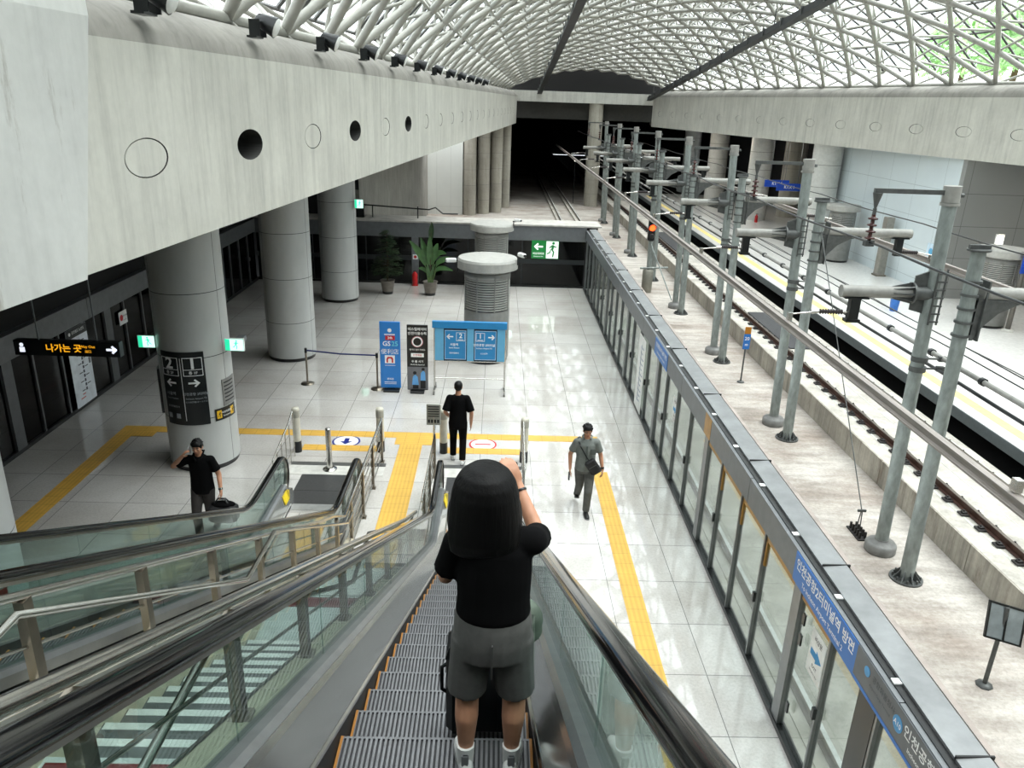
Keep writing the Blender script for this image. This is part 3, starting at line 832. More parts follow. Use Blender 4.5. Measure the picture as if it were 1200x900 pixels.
# hanging exit sign
t=thing('hanging_sign','long black hanging sign with amber way-out lettering and white arrow','sign',(-6.65,11.5,3.05))
part('box',MB().box(-7.46,-5.84,11.5,11.62,3.05,3.29),SIGNK,t)
P=plane_panel((-7.46,11.5,3.05),(1,0,0),(0,0,1))
s=MB(); P.text(s,'나가는 곳',.14,.76,.12,.003,.02); P.text(s,'Way Out',.06,1.13,.16,.003,.012); P.text(s,'出口',.05,1.13,.08,.003); part('lettering',s,LETY,t)
s=MB(); P.arrow(s,1.5,.12,.17,(1,0),.002,.004,.22); P.circle(s,.12,.17,.03); P.rect(s,.08,.16,.05,.13,0,.003); part('pictogram',s,LETWE,t)
part('rods',MB().cyl((-7.1,11.56,3.29),(-7.1,11.56,5.36),.012,n=6).cyl((-6.2,11.56,3.29),(-6.2,11.56,5.36),.012,n=6),PSDG,t)
# green exit sign on the back glass
P=plane_panel((1.37,30.47,1.17),(1,0,0),(0,0,1))
t=thing('exit_sign','large green and white running-man exit sign on the dark wall at the platform end','exit sign',(1.9,30.47,1.17))
s=MB(); P.rect(s,0,1.08,0,.72,-.05,0); part('board',s,GREENS,t)
s=MB(); P.rect(s,.58,1.06,.02,.70,0,.004); P.arrow(s,.27,.48,.36,(-1,0),.002,.005,.2); P.text(s,'비상대피로',.1,.28,.2,.003,.015); P.text(s,'Emergency Exit',.06,.28,.09,.003); part('white_print',s,emis('exit_white',(235,245,238),.5),t)
s=MB(); P.man(s,.83,.36,.66,.004,.007,1); part('running_man',s,GREENS,t)
# ------------------------------------------------------------ rails
def rail(x, zt, y0, y1, label, cy0=None, clips=True, wm=None, hm=None):
    t=thing('rail',label,'rail',(x,y0,zt-.17),'running rails')
    z=zt
    web=MB().loft([[(x+a,y,z+b) for a,b in ((-.075,-.17),(.075,-.17),(.075,-.155),(.012,-.14),(.012,-.045),(.036,-.035),(.036,-.012),(-.036,-.012),(-.036,-.035),(-.012,-.045),(-.012,-.14),(-.075,-.155))] for y in (y0,y1)])
    part('web',web,wm or RAILT,t)
    part('head',MB().loft([[(x+a,y,z+b) for a,b in ((-.036,-.012),(.036,-.012),(.034,0),(-.034,0))] for y in (y0,y1)]),hm or RAILS,t)
    if clips:
        me=None
        for k in range(100):
            y=cy0+.62*k
            if me is None:
                m=MB().box(-.23,.23,-.09,.09,-.012,.004)
                for s in (-1,1):
                    m.bbox(s*.07,s*.24,-.1,.1,-.006,.03,.008); m.bbox(s*.09,s*.2,-.05,.05,.03,.07,.01); m.cyl((s*.16,0,.03),(s*.16,0,.1),.022,n=6)
                me=m.mesh('rail_clip'); me.materials.append(CLIPM)
            o=D.objects.new('rail_clip',me); COL.objects.link(o); o.parent=t; o.location=(0,y-y0,.0)
    return t
rail(10.23,-.76,-3,110,'rusty rail on the raised concrete slab, the one nearer the catenary poles',5.6)
rail(11.68,-.76,-3,110,'rusty rail on the raised concrete slab, the one nearer the far platform',5.6)
rail(4.82,-1.25,-3,148,'rail of the track behind the right screen doors, the one nearer the glass',None,False,M('rail_pale',(128,120,112),.6,.2),M('rail_sky_sheen',(222,222,220),.3,.3))  # pale head colour on both rails imitates sky reflected off the steel
rail(6.28,-1.25,-3,148,'rail of the track behind the right screen doors, the one farther from the glass',None,False,M('rail_pale',(128,120,112),.6,.2),M('rail_sky_sheen',(222,222,220),.3,.3))
struct('trim_3', MB().box(4.55,5.1,-3,148,-1.6,-1.425).box(6.0,6.55,-3,148,-1.6,-1.425), TRACKC)
struct('trim_4', MB().box(10.0,10.06,-3,110,-.952,-.945).box(11.0,11.03,-3,110,-.952,-.945).box(11.95,12.0,-3,110,-.952,-.93), CONCL)
for ya,yb,lab in ((26.0,31.0,'dark grey flat mat between the rails of the far track, the nearer one'),(44.0,52.0,'dark grey flat mat between the rails of the far track, the farther one')):
    t=thing('crossing_mat',lab,'track mat',(10.9,ya,-.95),'track mats')
    part('sheet',MB().bbox(10.52,11.4,ya,yb,-.944,-.90,.015),M('dark_mat',(62,62,64),.8),t)
# trough with crossed bars between slab and platform
tr=MB(); tr.box(12.26,12.62,-3,80,-1.3,-1.24)
for k in range(90):
    y=2+.55*k; tr.cyl((12.28,y,-1.22),(12.6,y+.3,-1.22),.012,n=4); 
    if k%2: tr.cyl((12.28,y+.3,-1.22),(12.6,y,-1.22),.012,n=4)
solo('cable_trough',tr,M('trough_grey',(74,74,74),.7),'dark cable trough with crossed bars below the far platform edge','cable trough')
# ------------------------------------------------------------ catenary poles
TB=thing('catenary_pole','', 'catenary pole',(8.2,13.85,-1.6),'tall catenary poles along the deck')
def insul_stack(x,y,z0,n=4,r=.085,pitch=.115):
    pr=[]
    for k in range(n):
        z=z0-k*pitch; pr+=[(.035,z),(.035,z-.035),(r*.5,z-.045),(r,z-.06),(r,z-.085),(.035,z-.09)]
    pr+=[(.03,z0-n*pitch)]
    return MB().lathe(pr,(x,y,0),14)
def loc(mb): return mb
part('shaft',MB().cyl((0,0,.1),(-.16,0,7.25),.13,.125,16),GALV,TB,True)
part('cap',MB().cyl((-.158,0,7.18),(-.165,0,7.46),.15,.15,16).cyl((-.155,0,7.12),(-.157,0,7.17),.165,.165,16),ARM,TB,True)
dr=MB().lathe([(.30,0),(.31,.02),(.31,.17),(.27,.22),(.14,.25),(.14,.3)],(0,0,0),24); part('base_drum',dr,M('drum_grey',(122,122,120),.6,0,.1),TB,True)
ta=part('top_arm',MB().box(-1.55,-.15,-.03,.03,7.30,7.38).cyl((.0,0,7.3),(.06,0,7.3),.04),GALVD,TB,True)
part('hanger',MB().lathe([(.012,7.0),(.02,7.02),(.09,7.3)],(-1.48,0,0),8).cyl((-1.48,0,7.03),(-1.48,0,6.9),.035,n=8),GALVD,ta,True)
part('insulator',insul_stack(-1.48,0,6.92,4),BROWN,ta,True)
part('wire_clamp',MB().box(-1.56,-1.4,-.06,.06,6.36,6.46),GALVD,ta,True)
cant=part('cantilever_tube',MB().cyl((-1.82,0,5.52),(-.42,0,5.52),.115,.115,16),ARM,TB,True)
fl=MB()
fl.cyl((-.52,0,5.52),(-.48,0,5.52),.2,.2,16)
for k in range(8):
    a=2*PI*k/8
    c,s=math.cos(a),math.sin(a)
    fl.loft([[(-.95,.1*c-.01*s,5.52+.1*s+.01*c),(-.5,.1*c-.01*s,5.52+.1*s+.01*c),(-.5,.2*c-.01*s,5.52+.2*s+.01*c)],[(-.95,.1*c+.01*s,5.52+.1*s-.01*c),(-.5,.1*c+.01*s,5.52+.1*s-.01*c),(-.5,.2*c+.01*s,5.52+.2*s-.01*c)]])
fl.loft([[(-.48,y,5.2),(-.48,y,5.84),(-.12,y,5.98),(-.08,y,5.1)] for y in (-.02,.02)]); fl.cyl((-.48,0,5.52),(-.1,0,5.52),.12,.14,14)
part('flange',fl,GALVD,cant,True)
lad=MB().box(.0,.03,-.14,-.12,4.95,6.0).box(-.16,-.13,-.15,-.13,4.95,6.0)
for k in range(7): lad.box(-.16,.03,-.16,-.13,5.0+.15*k,5.03+.15*k)
part('clamp_bands',lad,GALVD,TB,True)
dropb=part('drop_bracket',MB().box(-1.62,-1.44,-.07,.07,5.0,5.42).box(-1.75,-1.3,-.09,.09,5.39,5.42).box(-1.66,-1.4,-.09,.09,4.94,5.0),SIGNK,TB,True)
ins=MB()
pr=[]
for k in range(9): pr+=[(.03,.05*k),(.05,.05*k+.012),(.05,.05*k+.024),(.03,.05*k+.04)]
ins.lathe(pr,(0,0,0),12); ins.v=[tuple(Matrix.Rotation(rad(-90),3,'Y')@Vector(v)+Vector((-1.72,0,5.12))) for v in ins.v]
part('insulator',ins,M('insulator_black',(36,26,26),.3),dropb,True)
part('rod',MB().cyl((-1.62,0,5.12),(-1.72,0,5.12),.03,n=8).cyl((-2.17,0,5.12),(-2.3,0,5.1),.035,n=8).cyl((-2.3,0,5.1),(-2.72,0,5.05),.016,n=6).box(-2.74,-2.66,-.05,.05,4.94,5.08),CHROME,dropb,True)
fb=MB()
for z in (4.25,4.05): fb.cyl((-.0,0,z),(.42,0,z),.02,n=6); fb.box(.3,.44,-.04,.04,z-.05,z+.05); fb.cyl((-.07,0,z-.05),(-.07,0,z+.05),.155,n=14)
part('feeder_bracket',fb,GALVD,TB,True)
SB=thing('catenary_pole','', 'catenary pole',(8.25,12.83,-1.6),'short catenary poles along the deck')
part('shaft',MB().cyl((0,0,.03),(-.12,0,6.5),.135,.12,16),GALV,SB,True)
bf=MB().cyl((0,0,0),(0,0,.035),.31,.31,24)
for k in range(8):
    a=2*PI*k/8; c,s=math.cos(a),math.sin(a)
    bf.loft([[(.13*c-.01*s,.13*s+.01*c,.035),(.28*c-.01*s,.28*s+.01*c,.035),(.13*c-.01*s,.13*s+.01*c,.22)],[(.13*c+.01*s,.13*s-.01*c,.035),(.28*c+.01*s,.28*s-.01*c,.035),(.13*c+.01*s,.13*s-.01*c,.22)]])
part('base_flange',bf,GALVD,SB,True)
for k in range(8):
    a=2*PI*(k+.5)/8; part('bolt',MB().cyl((.25*math.cos(a),.25*math.sin(a),.035),(.25*math.cos(a),.25*math.sin(a),.1),.022,n=6),GALVD,SB,True)
part('cap_plate',MB().cyl((-.12,0,6.5),(-.121,0,6.53),.19,.19,16).box(-.3,.06,-.03,.03,6.53,6.6),GALVD,SB,True)
cant=part('cantilever_tube',MB().cyl((.1,0,5.77),(2.3,0,5.77),.115,.115,16),ARM,SB,True)
gs=MB()
gp=[(.02,5.7),(1.0,5.66),(.72,5.60),(.42,5.44),(.2,5.2),(.08,4.95),(.02,4.95)]
for y in (-.09,.07): gs.loft([[(u,y+d,v) for u,v in gp] for d in (0,.02)])
gs.box(.02,1.0,-.1,.1,5.64,5.665)
part('gusset',gs,GALVD,cant,True)
db=part('drop_bracket',MB().box(1.95,2.12,-.07,.07,5.2,5.67).box(1.8,2.25,-.09,.09,5.64,5.67),SIGNK,SB,True)
ins=MB().lathe(pr,(0,0,0),12); ins.v=[tuple(Matrix.Rotation(rad(90),3,'Y')@Vector(v)+Vector((2.12,0,5.3))) for v in ins.v]
part('insulator',ins,M('insulator_black',(36,26,26),.3),db,True)
part('rod',MB().cyl((2.58,0,5.3),(3.1,0,5.22),.018,n=6).box(2.9,2.98,-.05,.05,5.08,5.25),CHROME,db,True)
lad=MB().box(.12,.15,-.14,.14,4.95,6.0)
for k in range(5): lad.cyl((-.1,0,5.0+.24*k),(-.1,0,5.04+.24*k),.15,n=14)
part('clamp_bands',lad,GALVD,SB,True)
TO=['at the right edge of the picture','second','third','fourth','fifth','sixth','seventh','eighth','ninth','tenth']
for k in range(9):
    y=7.1+6.75*k
    la='tall catenary pole with top arm and insulator, %s'%('right of the picture edge' if k==0 else 'nearest one whole in view' if k==1 else ORD[k]+' of its row from the near end')
    lb='short catenary pole with side arm, %s'%('right of the picture edge' if k==0 else 'nearest one whole in view' if k==1 else ORD[k]+' of its row from the near end')
    if k==1: TB['label']=la; SB['label']=lb
    else:
        dup(TB,(8.2,y,-1.6),la); dup(SB,(8.25,y-1.02,-1.6),lb)
# ------------------------------------------------------------ wires and conductor bars
def crail(x,z,y0,y1):
    pf=[(-.045,.07),(.045,.07),(.045,.05),(.012,.03),(.012,-.03),(.05,-.05),(.05,-.075),(.015,-.09),(-.015,-.09),(-.05,-.075),(-.05,-.05),(-.012,-.03),(-.012,.03),(-.045,.05)]
    return MB().loft([[(x+a,y,z+b) for a,b in pf] for y in (y0,y1)])
COND=M('conductor_alloy',(158,150,144),.45,.5,.1,6,stretch=(4,.2,4))
solo('conductor_bar',crail(5.46,3.26,-2,78),COND,'long overhead conductor bar running under the left arms of the poles','overhead conductor','overhead conductor bars')
solo('conductor_bar',crail(11.2,3.5,-2,78),COND,'long overhead conductor bar running under the right arms, over the far track','overhead conductor','overhead conductor bars')
pp=MB().cyl((8.58,-2,2.66),(8.58,70,2.66),.05,n=8)
t=thing('feeder_pipe','grey feeder pipe with dark clamps running along the middle of the poles','feeder pipe',(8.58,-2,2.66))
part('pipe',pp,ARM,t)
cl=MB()
for k in range(30): cl.cyl((8.58,4+1.7*k,2.66),(8.58,4.09+1.7*k,2.66),.075,n=8)
part('clamps',cl,SIGNK,t)
def cable(pts,r,label,mat=None,nm='cable'):
    return solo(nm,MB().tube(pts,r,6),mat or SIGNK,label,'cable','overhead cables',pts[0])
def sag(x,z,y0,y1,s=.05,per=6.75,n=4,yo=13.85):
    pts=[]; y=y0
    N=int((y1-y0)/per*n)
    for i in range(N+1):
        y=y0+(y1-y0)*i/N; ph=((y-yo)/per)%1
        pts.append((x,y,z-s*4*ph*(1-ph)))
    return pts
cable(sag(8.52,2.44,-2,70,.02),.034,'thick dark cable just below the grey feeder pipe')
cable(sag(6.72,4.85,-2,70,.06),.022,'bare messenger wire hanging from the brown insulators')
cable(sag(8.75,2.85,-2,70,.03),.012,'thin wire above the feeder pipe, the lower of two')
cable(sag(8.8,2.98,-2,70,.03),.012,'thin wire above the feeder pipe, the upper of two')
cable(sag(9.8,2.55,-2,70,.05),.01,'thin wire over the far track beside the poles')
cable(sag(11.2,4.35,-2,70,.05),.018,'bare messenger wire over the far track')
# guy wire
t=thing('guy_wire','thin taut guy wire from the second pole pair down to a deck anchor','guy wire',(8.0,14.5,-1.6))
part('wire',MB().tube([(8.0,14.5,-1.0),(8.2,19.6,4.3)],.013,6),GALVD,t)
part('turnbuckle',MB().cyl((7.97,14.5,-1.5),(8.0,14.5,-1.0),.012,n=6).cyl((8.05,14.5,-1.5),(8.02,14.5,-1.0),.012,n=6).box(7.92,8.1,14.48,14.52,-1.05,-1.0),GALVD,t)
an=MB().box(7.9,8.12,14.2,14.8,-1.6,-1.57)
for k in range(5): an.box(7.93,7.97,14.25+.11*k,14.29+.11*k,-1.57,-1.42); an.box(8.05,8.09,14.25+.11*k,14.29+.11*k,-1.57,-1.42)
part('anchor',an,CLIPM,t)
# signal post
t=thing('signal','railway signal showing a red light, on a grey post by the catenary poles','signal',(7.42,37.15,-1.6))
part('post',MB().cyl((7.42,37.15,-1.0),(7.42,37.15,.9),.07,n=10),GALV,t)
part('base_box',MB().lathe([(.24,0),(.26,.1),(.26,1.05),(.2,1.12)],(7.42,37.15,-1.6),16),M('signal_base',(140,138,128),.4,.5),t)
hd=MB().bbox(7.25,7.59,37.08,37.3,.9,2.1,.05); part('head',hd,SIGNK,t)
part('lit_lamp',MB().ball((7.42,37.06,1.55),.15,.06,.15),emis('signal_red',(255,60,20),6),t); part('dark_lamp',MB().ball((7.42,37.06,1.15),.12,.04,.12),M('lamp_dark',(40,40,40),.3),t)
part('hood',MB().lathe([(.17,0),(.17,.22)],(0,0,0),12,True,False,0,PI),SIGNK,t); 
h=D.objects[[o.name for o in D.objects if o.name.startswith('hood')][-1]]; h.data.transform(Matrix.Translation((0,0,0))); 
for v in h.data.vertices:
    x,y,z=v.co+Vector(t.location); v.co=Vector((7.42+x,37.08-z,1.55+y))-Vector(t.location)
part('stay',MB().cyl((7.42,37.15,.8),(8.3,35.3,-1.55),.03,n=6).cyl((7.0,37.0,-.4),(8.4,37.3,-.4),.05,n=8),GALV,t)
# small blue and orange post sign
t=thing('post_sign','small sign post with an orange top plate and blue plate on the deck','sign',(8.3,24.17,-1.6))
part('post',MB().cyl((8.3,24.17,-1.6),(8.3,24.17,.1),.028,n=8).lathe([(.12,0),(.12,.03),(.05,.06)],(8.3,24.17,-1.6),12),GALVD,t)
part('orange_plate',MB().box(8.2,8.4,24.12,24.14,.1,.34),M('orange_plate',(176,112,20),.5),t); b=part('blue_plate',MB().box(8.19,8.41,24.12,24.14,-.42,.1),BLUE,t)
P=plane_panel((8.19,24.118,-.42),(1,0,0),(0,0,1)); s=MB(); P.text(s,'20',.16,.11,.36,.002,.02); P.text(s,'m',.14,.11,.16,.002,.02); part('lettering',s,LETW,b)
# two-panel board near the lower right
t=thing('framed_board','dark framed two-panel board on a post standing on the deck at lower right','board',(8.05,9.87,-1.6))
part('post',MB().cyl((8.05,9.87,-1.6),(8.05,9.87,-.1),.035,n=8).lathe([(.13,0),(.13,.02),(.04,.05)],(8.05,9.87,-1.6),8),GALVD,t)
# panel leans back; local frame with a tilt
P=plane_panel((7.76,9.80,-.60),(1,0,-.30),(.0,.15,1))
s=MB(); P.frame(s,0,.66,0,.62,.03,-.03,.01); P.rect(s,.315,.345,0,.62,-.02,.012); part('frame',s,SIGNK,t)
for u in (0.03,.345): s=MB(); P.rect(s,u,u+.285,.03,.59,-.015,0); part('panel',s,M('board_face',(150,160,164),.2,.3),t)
# pipe rail with posts on the platform-end ledge, left
t=thing('pipe_rail','thin dark pipe rail on low posts along the ledge behind the plants','railing',(-5.6,31.2,2.5))
part('pipe',MB().tube([(-5.8,31.2,3.0),(-2.75,31.2,2.86),(-2.5,31.2,2.95),(-2.2,31.2,2.72),(-1.6,31.2,2.72)],.03,6),SIGNK,t)
for x in (-5.0,-3.2): part('post',MB().cyl((x,31.2,2.5),(x,31.2,2.97),.025,n=6),SIGNK,t)
solo('equipment_box',MB().bbox(-6.5,-5.3,31.0,31.7,2.505,2.95,.02),SIGNK,'low black equipment box on the ledge beside the farthest clad column','box')
# exit number plate on the far left wall
t=thing('number_sign','small black number-one sign fixed to the grey side wall behind the columns','sign',(-5.58,33.0,3.6))
P=plane_panel((-5.59,31.69,3.6),(1,0,0),(0,0,1)); 
P=plane_panel((-6.2,31.68,3.5),(1,0,0),(0,0,1))
s=MB(); P.rect(s,0,.6,0,.55,0,.03); part('board',s,SIGNK,t); s=MB(); P.text(s,'1',.4,.3,.32,.031,.02); P.text(s,'호선',.09,.3,.08,.031,.01); part('lettering',s,LETW,t)
# ------------------------------------------------------------ round columns beyond the platform
def plaincol(x,y,r,z0,z1,label,mat,group):
    t=thing('column',label,'column',(x,y,z0),group)
    part('shaft',MB().lathe([(r,0),(r,z1-z0)],(x,y,z0),32),mat,t)
    j=MB()
    for k in range(5): j.lathe([(r+.004,1.2*k+1.1),(r+.004,1.2*k+1.13)],(x,y,z0),32,True,False)
    part('joint_rings',j,CONC,t)
    return t
CC=concrete('column_concrete',(176,172,160),.12,.75,.08)
for q,(x,y) in enumerate(((-2.3,62.6),(-1.25,63.6),(-.25,64.6),(.45,68.0))):
    plaincol(x,y,.5,-1.6,5.3,['tall concrete column right beside the bright wall panel beyond the platform','second concrete column from the bright wall panel','third concrete column from the bright wall panel','fourth concrete column, the one beside the dark tunnel mouth'][q],CC,'concrete columns by the tunnel')
plaincol(8.3,70.7,.62,-1.6,7.1,'tall concrete column in the middle of the tunnel mouth under the end beam',CC,'concrete columns by the tunnel')
CW=M('column_white',(206,206,202),.45,0,.04)
for q,(x,y) in enumerate(((18.4,44.6),(18.6,56.5),(18.6,67.8),(19.0,79.0))):
    plaincol(x,y,.8,-.45,5.4,['white round column on the far platform, beside the white panelled wall','white round column on the far platform, second from the white wall','white round column on the far platform, third from the white wall','white round column farthest down the far platform'][q],CW,'white columns on the far platform')
plaincol(21.4,47.5,.8,-.45,5.4,'grey round column in shade behind the first white column',CC,'grey columns in the dark behind')
plaincol(21.8,58.6,.8,-.45,5.4,'grey round column in shade behind the second white column',CC,'grey columns in the dark behind')
# ------------------------------------------------------------ louvred vent columns
def vent(x,y,z0,h,label,r=.64,group='louvred vent columns'):
    t=thing('vent_column',label,'vent column',(x,y,z0),group); c=(x,y,z0); k=h/3.0
    part('base_ring',MB().lathe([(r-.03,0),(r-.03,.1)],c,40),PSDK,t)
    part('drum',MB().lathe([(r,.1),(r,1.52*k)],c,40),M('vent_grey',(134,134,131),.4,.2,.06),t)
    lo=MB()
    for i in range(13):
        z=1.56*k+.068*i*k
        lo.lathe([(r-.05,z),(r-.002,z),(r-.002,z+.032*k),(r-.05,z+.036*k)],c,40,False)
    part('louvres',lo,M('louvre_grey',(176,176,172),.4,.3,.05),t)
    part('core',MB().lathe([(r-.045,1.5*k),(r-.045,2.5*k)],c,32),SIGNK,t)
    fr=MB().lathe([(r-.01,2.42*k),(r+.005,2.42*k),(r+.005,2.6*k),(r-.01,2.6*k)],c,40)
    for q in range(8):
        a=2*PI*q/8+.35; fr.cyl((x+r*math.cos(a),y+r*math.sin(a),z0+1.5*k),(x+r*math.cos(a),y+r*math.sin(a),z0+2.5*k),.018,n=6)
    part('frame',fr,M('vent_grey',(134,134,131),.4,.2,.06),t)
    part('cap',MB().lathe([(r-.02,2.6*k),(r+.12,2.66*k),(r+.2,2.68*k),(r+.2,2.9*k),(r+.17,2.96*k),(.02,3.0*k)],c,48,False),M('vent_cap',(172,171,166),.5,.1,.06),t)
    return t
def camera_unit(x,y,z,a,label):
    t=thing('security_camera',label,'camera',(x,y,z),'security cameras on the vent columns',a)
    part('mount',MB().cyl((0,0,-.2),(0,0,.06),.02,n=8).box(-.03,.12,-.03,.03,.04,.07),SIGNK,t,True)
    part('housing',MB().bbox(.05,.34,-.06,.06,.06,.17,.02),WHITE,t,True)
    part('lens',MB().cyl((.33,0,.115),(.36,0,.115),.04,n=12),SIGNK,t,True)
vent(-.25,21.2,0,2.98,'louvred round vent column behind the blue notice board')
vent(-.22,29.5,0,2.7,'louvred round vent column farther back, in front of the dark end wall')
camera_unit(-1.07,21.1,2.74,rad(190),'white camera on the left of the nearer vent column cap')
camera_unit(.58,21.0,2.98,rad(-60),'camera on the right of the nearer vent column cap')
camera_unit(.60,29.3,2.72,rad(-40),'camera on the right of the farther vent column cap')
vent(18.85,28.3,-.45,3.0,'louvred vent column on the far platform at the right picture edge')
vent(18.2,40.9,-.45,3.0,'louvred vent column on the far platform in front of the white wall')
# far platform things
t=thing('bin','blue waste bin standing on the far platform','bin',(16.15,30.1,-.45)); part('body',MB().lathe([(.15,0),(.2,.7),(.2,.72)],(16.15,30.1,-.45),16),M('bin_blue',(48,110,190),.4),t); part('rim',MB().lathe([(.21,.7),(.22,.75),(.17,.75)],(16.15,30.1,-.45),16,True,False),M('bin_rim',(40,90,160),.4),t)
t=thing('platform_post','square metal post on the far platform in front of the white wall','post',(18.9,37.2,-.45)); part('shaft',MB().bbox(18.65,19.05,37.0,37.4,-.45,2.4,.03),M('post_metal',(150,146,138),.35,.5),t); part('foot',MB().bbox(18.6,19.1,36.95,37.45,-.45,-.38,.01),POSTM,t)
t=thing('platform_sign','blue sign on a grey post by the right-hand vent column of the far platform','sign',(19.2,27.4,-.45))
part('post',MB().cyl((19.15,27.4,-.45),(19.15,27.4,2.6),.09,n=12),M('post_grey2',(110,106,100),.4,.4),t); part('foot',MB().lathe([(.2,0),(.2,.06),(.1,.1)],(19.15,27.4,-.45),14),OFFW,t)
part('board',MB().bbox(19.0,20.2,27.3,27.36,1.75,2.75,.01),M('sign_deep_blue',(24,72,180),.4),t)
P=plane_panel((19.0,27.296,1.75),(1,0,0),(0,0,1)); s=MB(); P.text(s,'KTX',.3,.55,.6,.002,.02); P.text(s,'1-2',.22,.5,.25,.002,.02); part('lettering',s,LETW,t)
t=thing('poster','pale blue poster on the white wall of the far platform','poster',(19.28,33.6,.9))
P=plane_panel((19.297,34.2,.8),(0,-1,0),(0,0,1)); s=MB(); P.rect(s,0,1.1,0,.9,0,.02); part('sheet',s,M('poster_blue',(206,226,240),.4),t); s=MB(); P.circle(s,.35,.55,.16,.02,.023); P.rect(s,.6,1.0,.3,.4,.02,.023); part('print',s,BLUEL,t)
t=thing('wall_lamp','small white lit lamp on the grey wall of the far platform','lamp',(21.4,32.55,2.0)); part('lamp_face',MB().bbox(21.25,21.55,32.5,32.58,1.9,2.35,.03),emis('lamp_white',(255,250,240),2.0),t); part('case',MB().bbox(21.2,21.6,32.56,32.6,1.85,2.4,.01),WHITE,t)
t=thing('fire_extinguisher','red fire extinguisher by a white column of the far platform','fire extinguisher',(18.3,54.9,-.45)); part('cylinder',MB().lathe([(.1,0),(.11,.05),(.11,.42),(.05,.5),(.03,.55)],(18.3,54.9,-.45),14),RED,t); part('handle',MB().box(18.24,18.4,54.88,54.92,.1,.14),SIGNK,t)
for q,(y,x) in enumerate(((49.5,18.3),(51.8,18.3))):
    t=thing('hanging_sign','blue hanging sign under the far ceiling, '+('the nearer one' if q==0 else 'the farther one'),'sign',(x,y,2.3),'blue signs of the far platform')
    part('board',MB().bbox(x-.8,x+.8,y-.06,y+.06,2.3,2.75,.01),M('sign_deep_blue',(24,72,180),.4),t); part('rods',MB().cyl((x-.5,y,2.75),(x-.5,y,5.42),.02,n=6).cyl((x+.5,y,2.75),(x+.5,y,5.42),.02,n=6),PSDG,t)
    P=plane_panel((x-.8,y-.062,2.3),(1,0,0),(0,0,1)); s=MB(); P.text(s,'KTX 1',.25,.8,.22,.002,.02); part('lettering',s,LETW,t)
# far exit lamp dots in the tunnel
t=thing('tunnel_lamp','small white lamp on the right side of the dark tunnel mouth','lamp',(6.9,72.5,2.2)); part('bulb',MB().ball((6.9,72.5,2.2),.1),emis('lamp_white',(255,250,240),2.0),t); part('pole',MB().cyl((6.9,72.5,-1.6),(6.9,72.5,2.15),.03,n=6),SIGNK,t)
# ------------------------------------------------------------ escalators
TA=math.tan(rad(27.3)); AE=rad(27.3)
Y0E=10.62; YEND=12.35
RC=1.6; TC=RC*math.tan(AE/2)
def nose(y):
    ya=Y0E-TC*math.cos(AE); yb=Y0E+TC
    if y<=ya: return (Y0E-y)*TA
    if y>=yb: return 0.0
    return RC-math.sqrt(max(0,RC*RC-(yb-y)**2))
YTOP=-1.6
def npath(h,y1=YEND,y0=YTOP,n=10):
    ys=[y0,y0+.5]+[y0+ (8.9-y0)*k/6 for k in range(1,6)]+[9.0]
    ys=sorted(set([round(v,4) for v in ys]+[round(9.6+(11.2-9.6)*k/16,4) for k in range(17)]+[11.7,y1]))
    return [(y,nose(y)+h) for y in ys if y<=y1+1e-6]
def endcap(path,r,n=10):
    y,z=path[-1]
    return path+[(y+r*math.sin(PI*k/n), z-r+r*math.cos(PI*k/n)) for k in range(1,n+1)]
HR=.925
PANEL=M('bright_stainless',(206,206,202),.16,.85,.02,2)
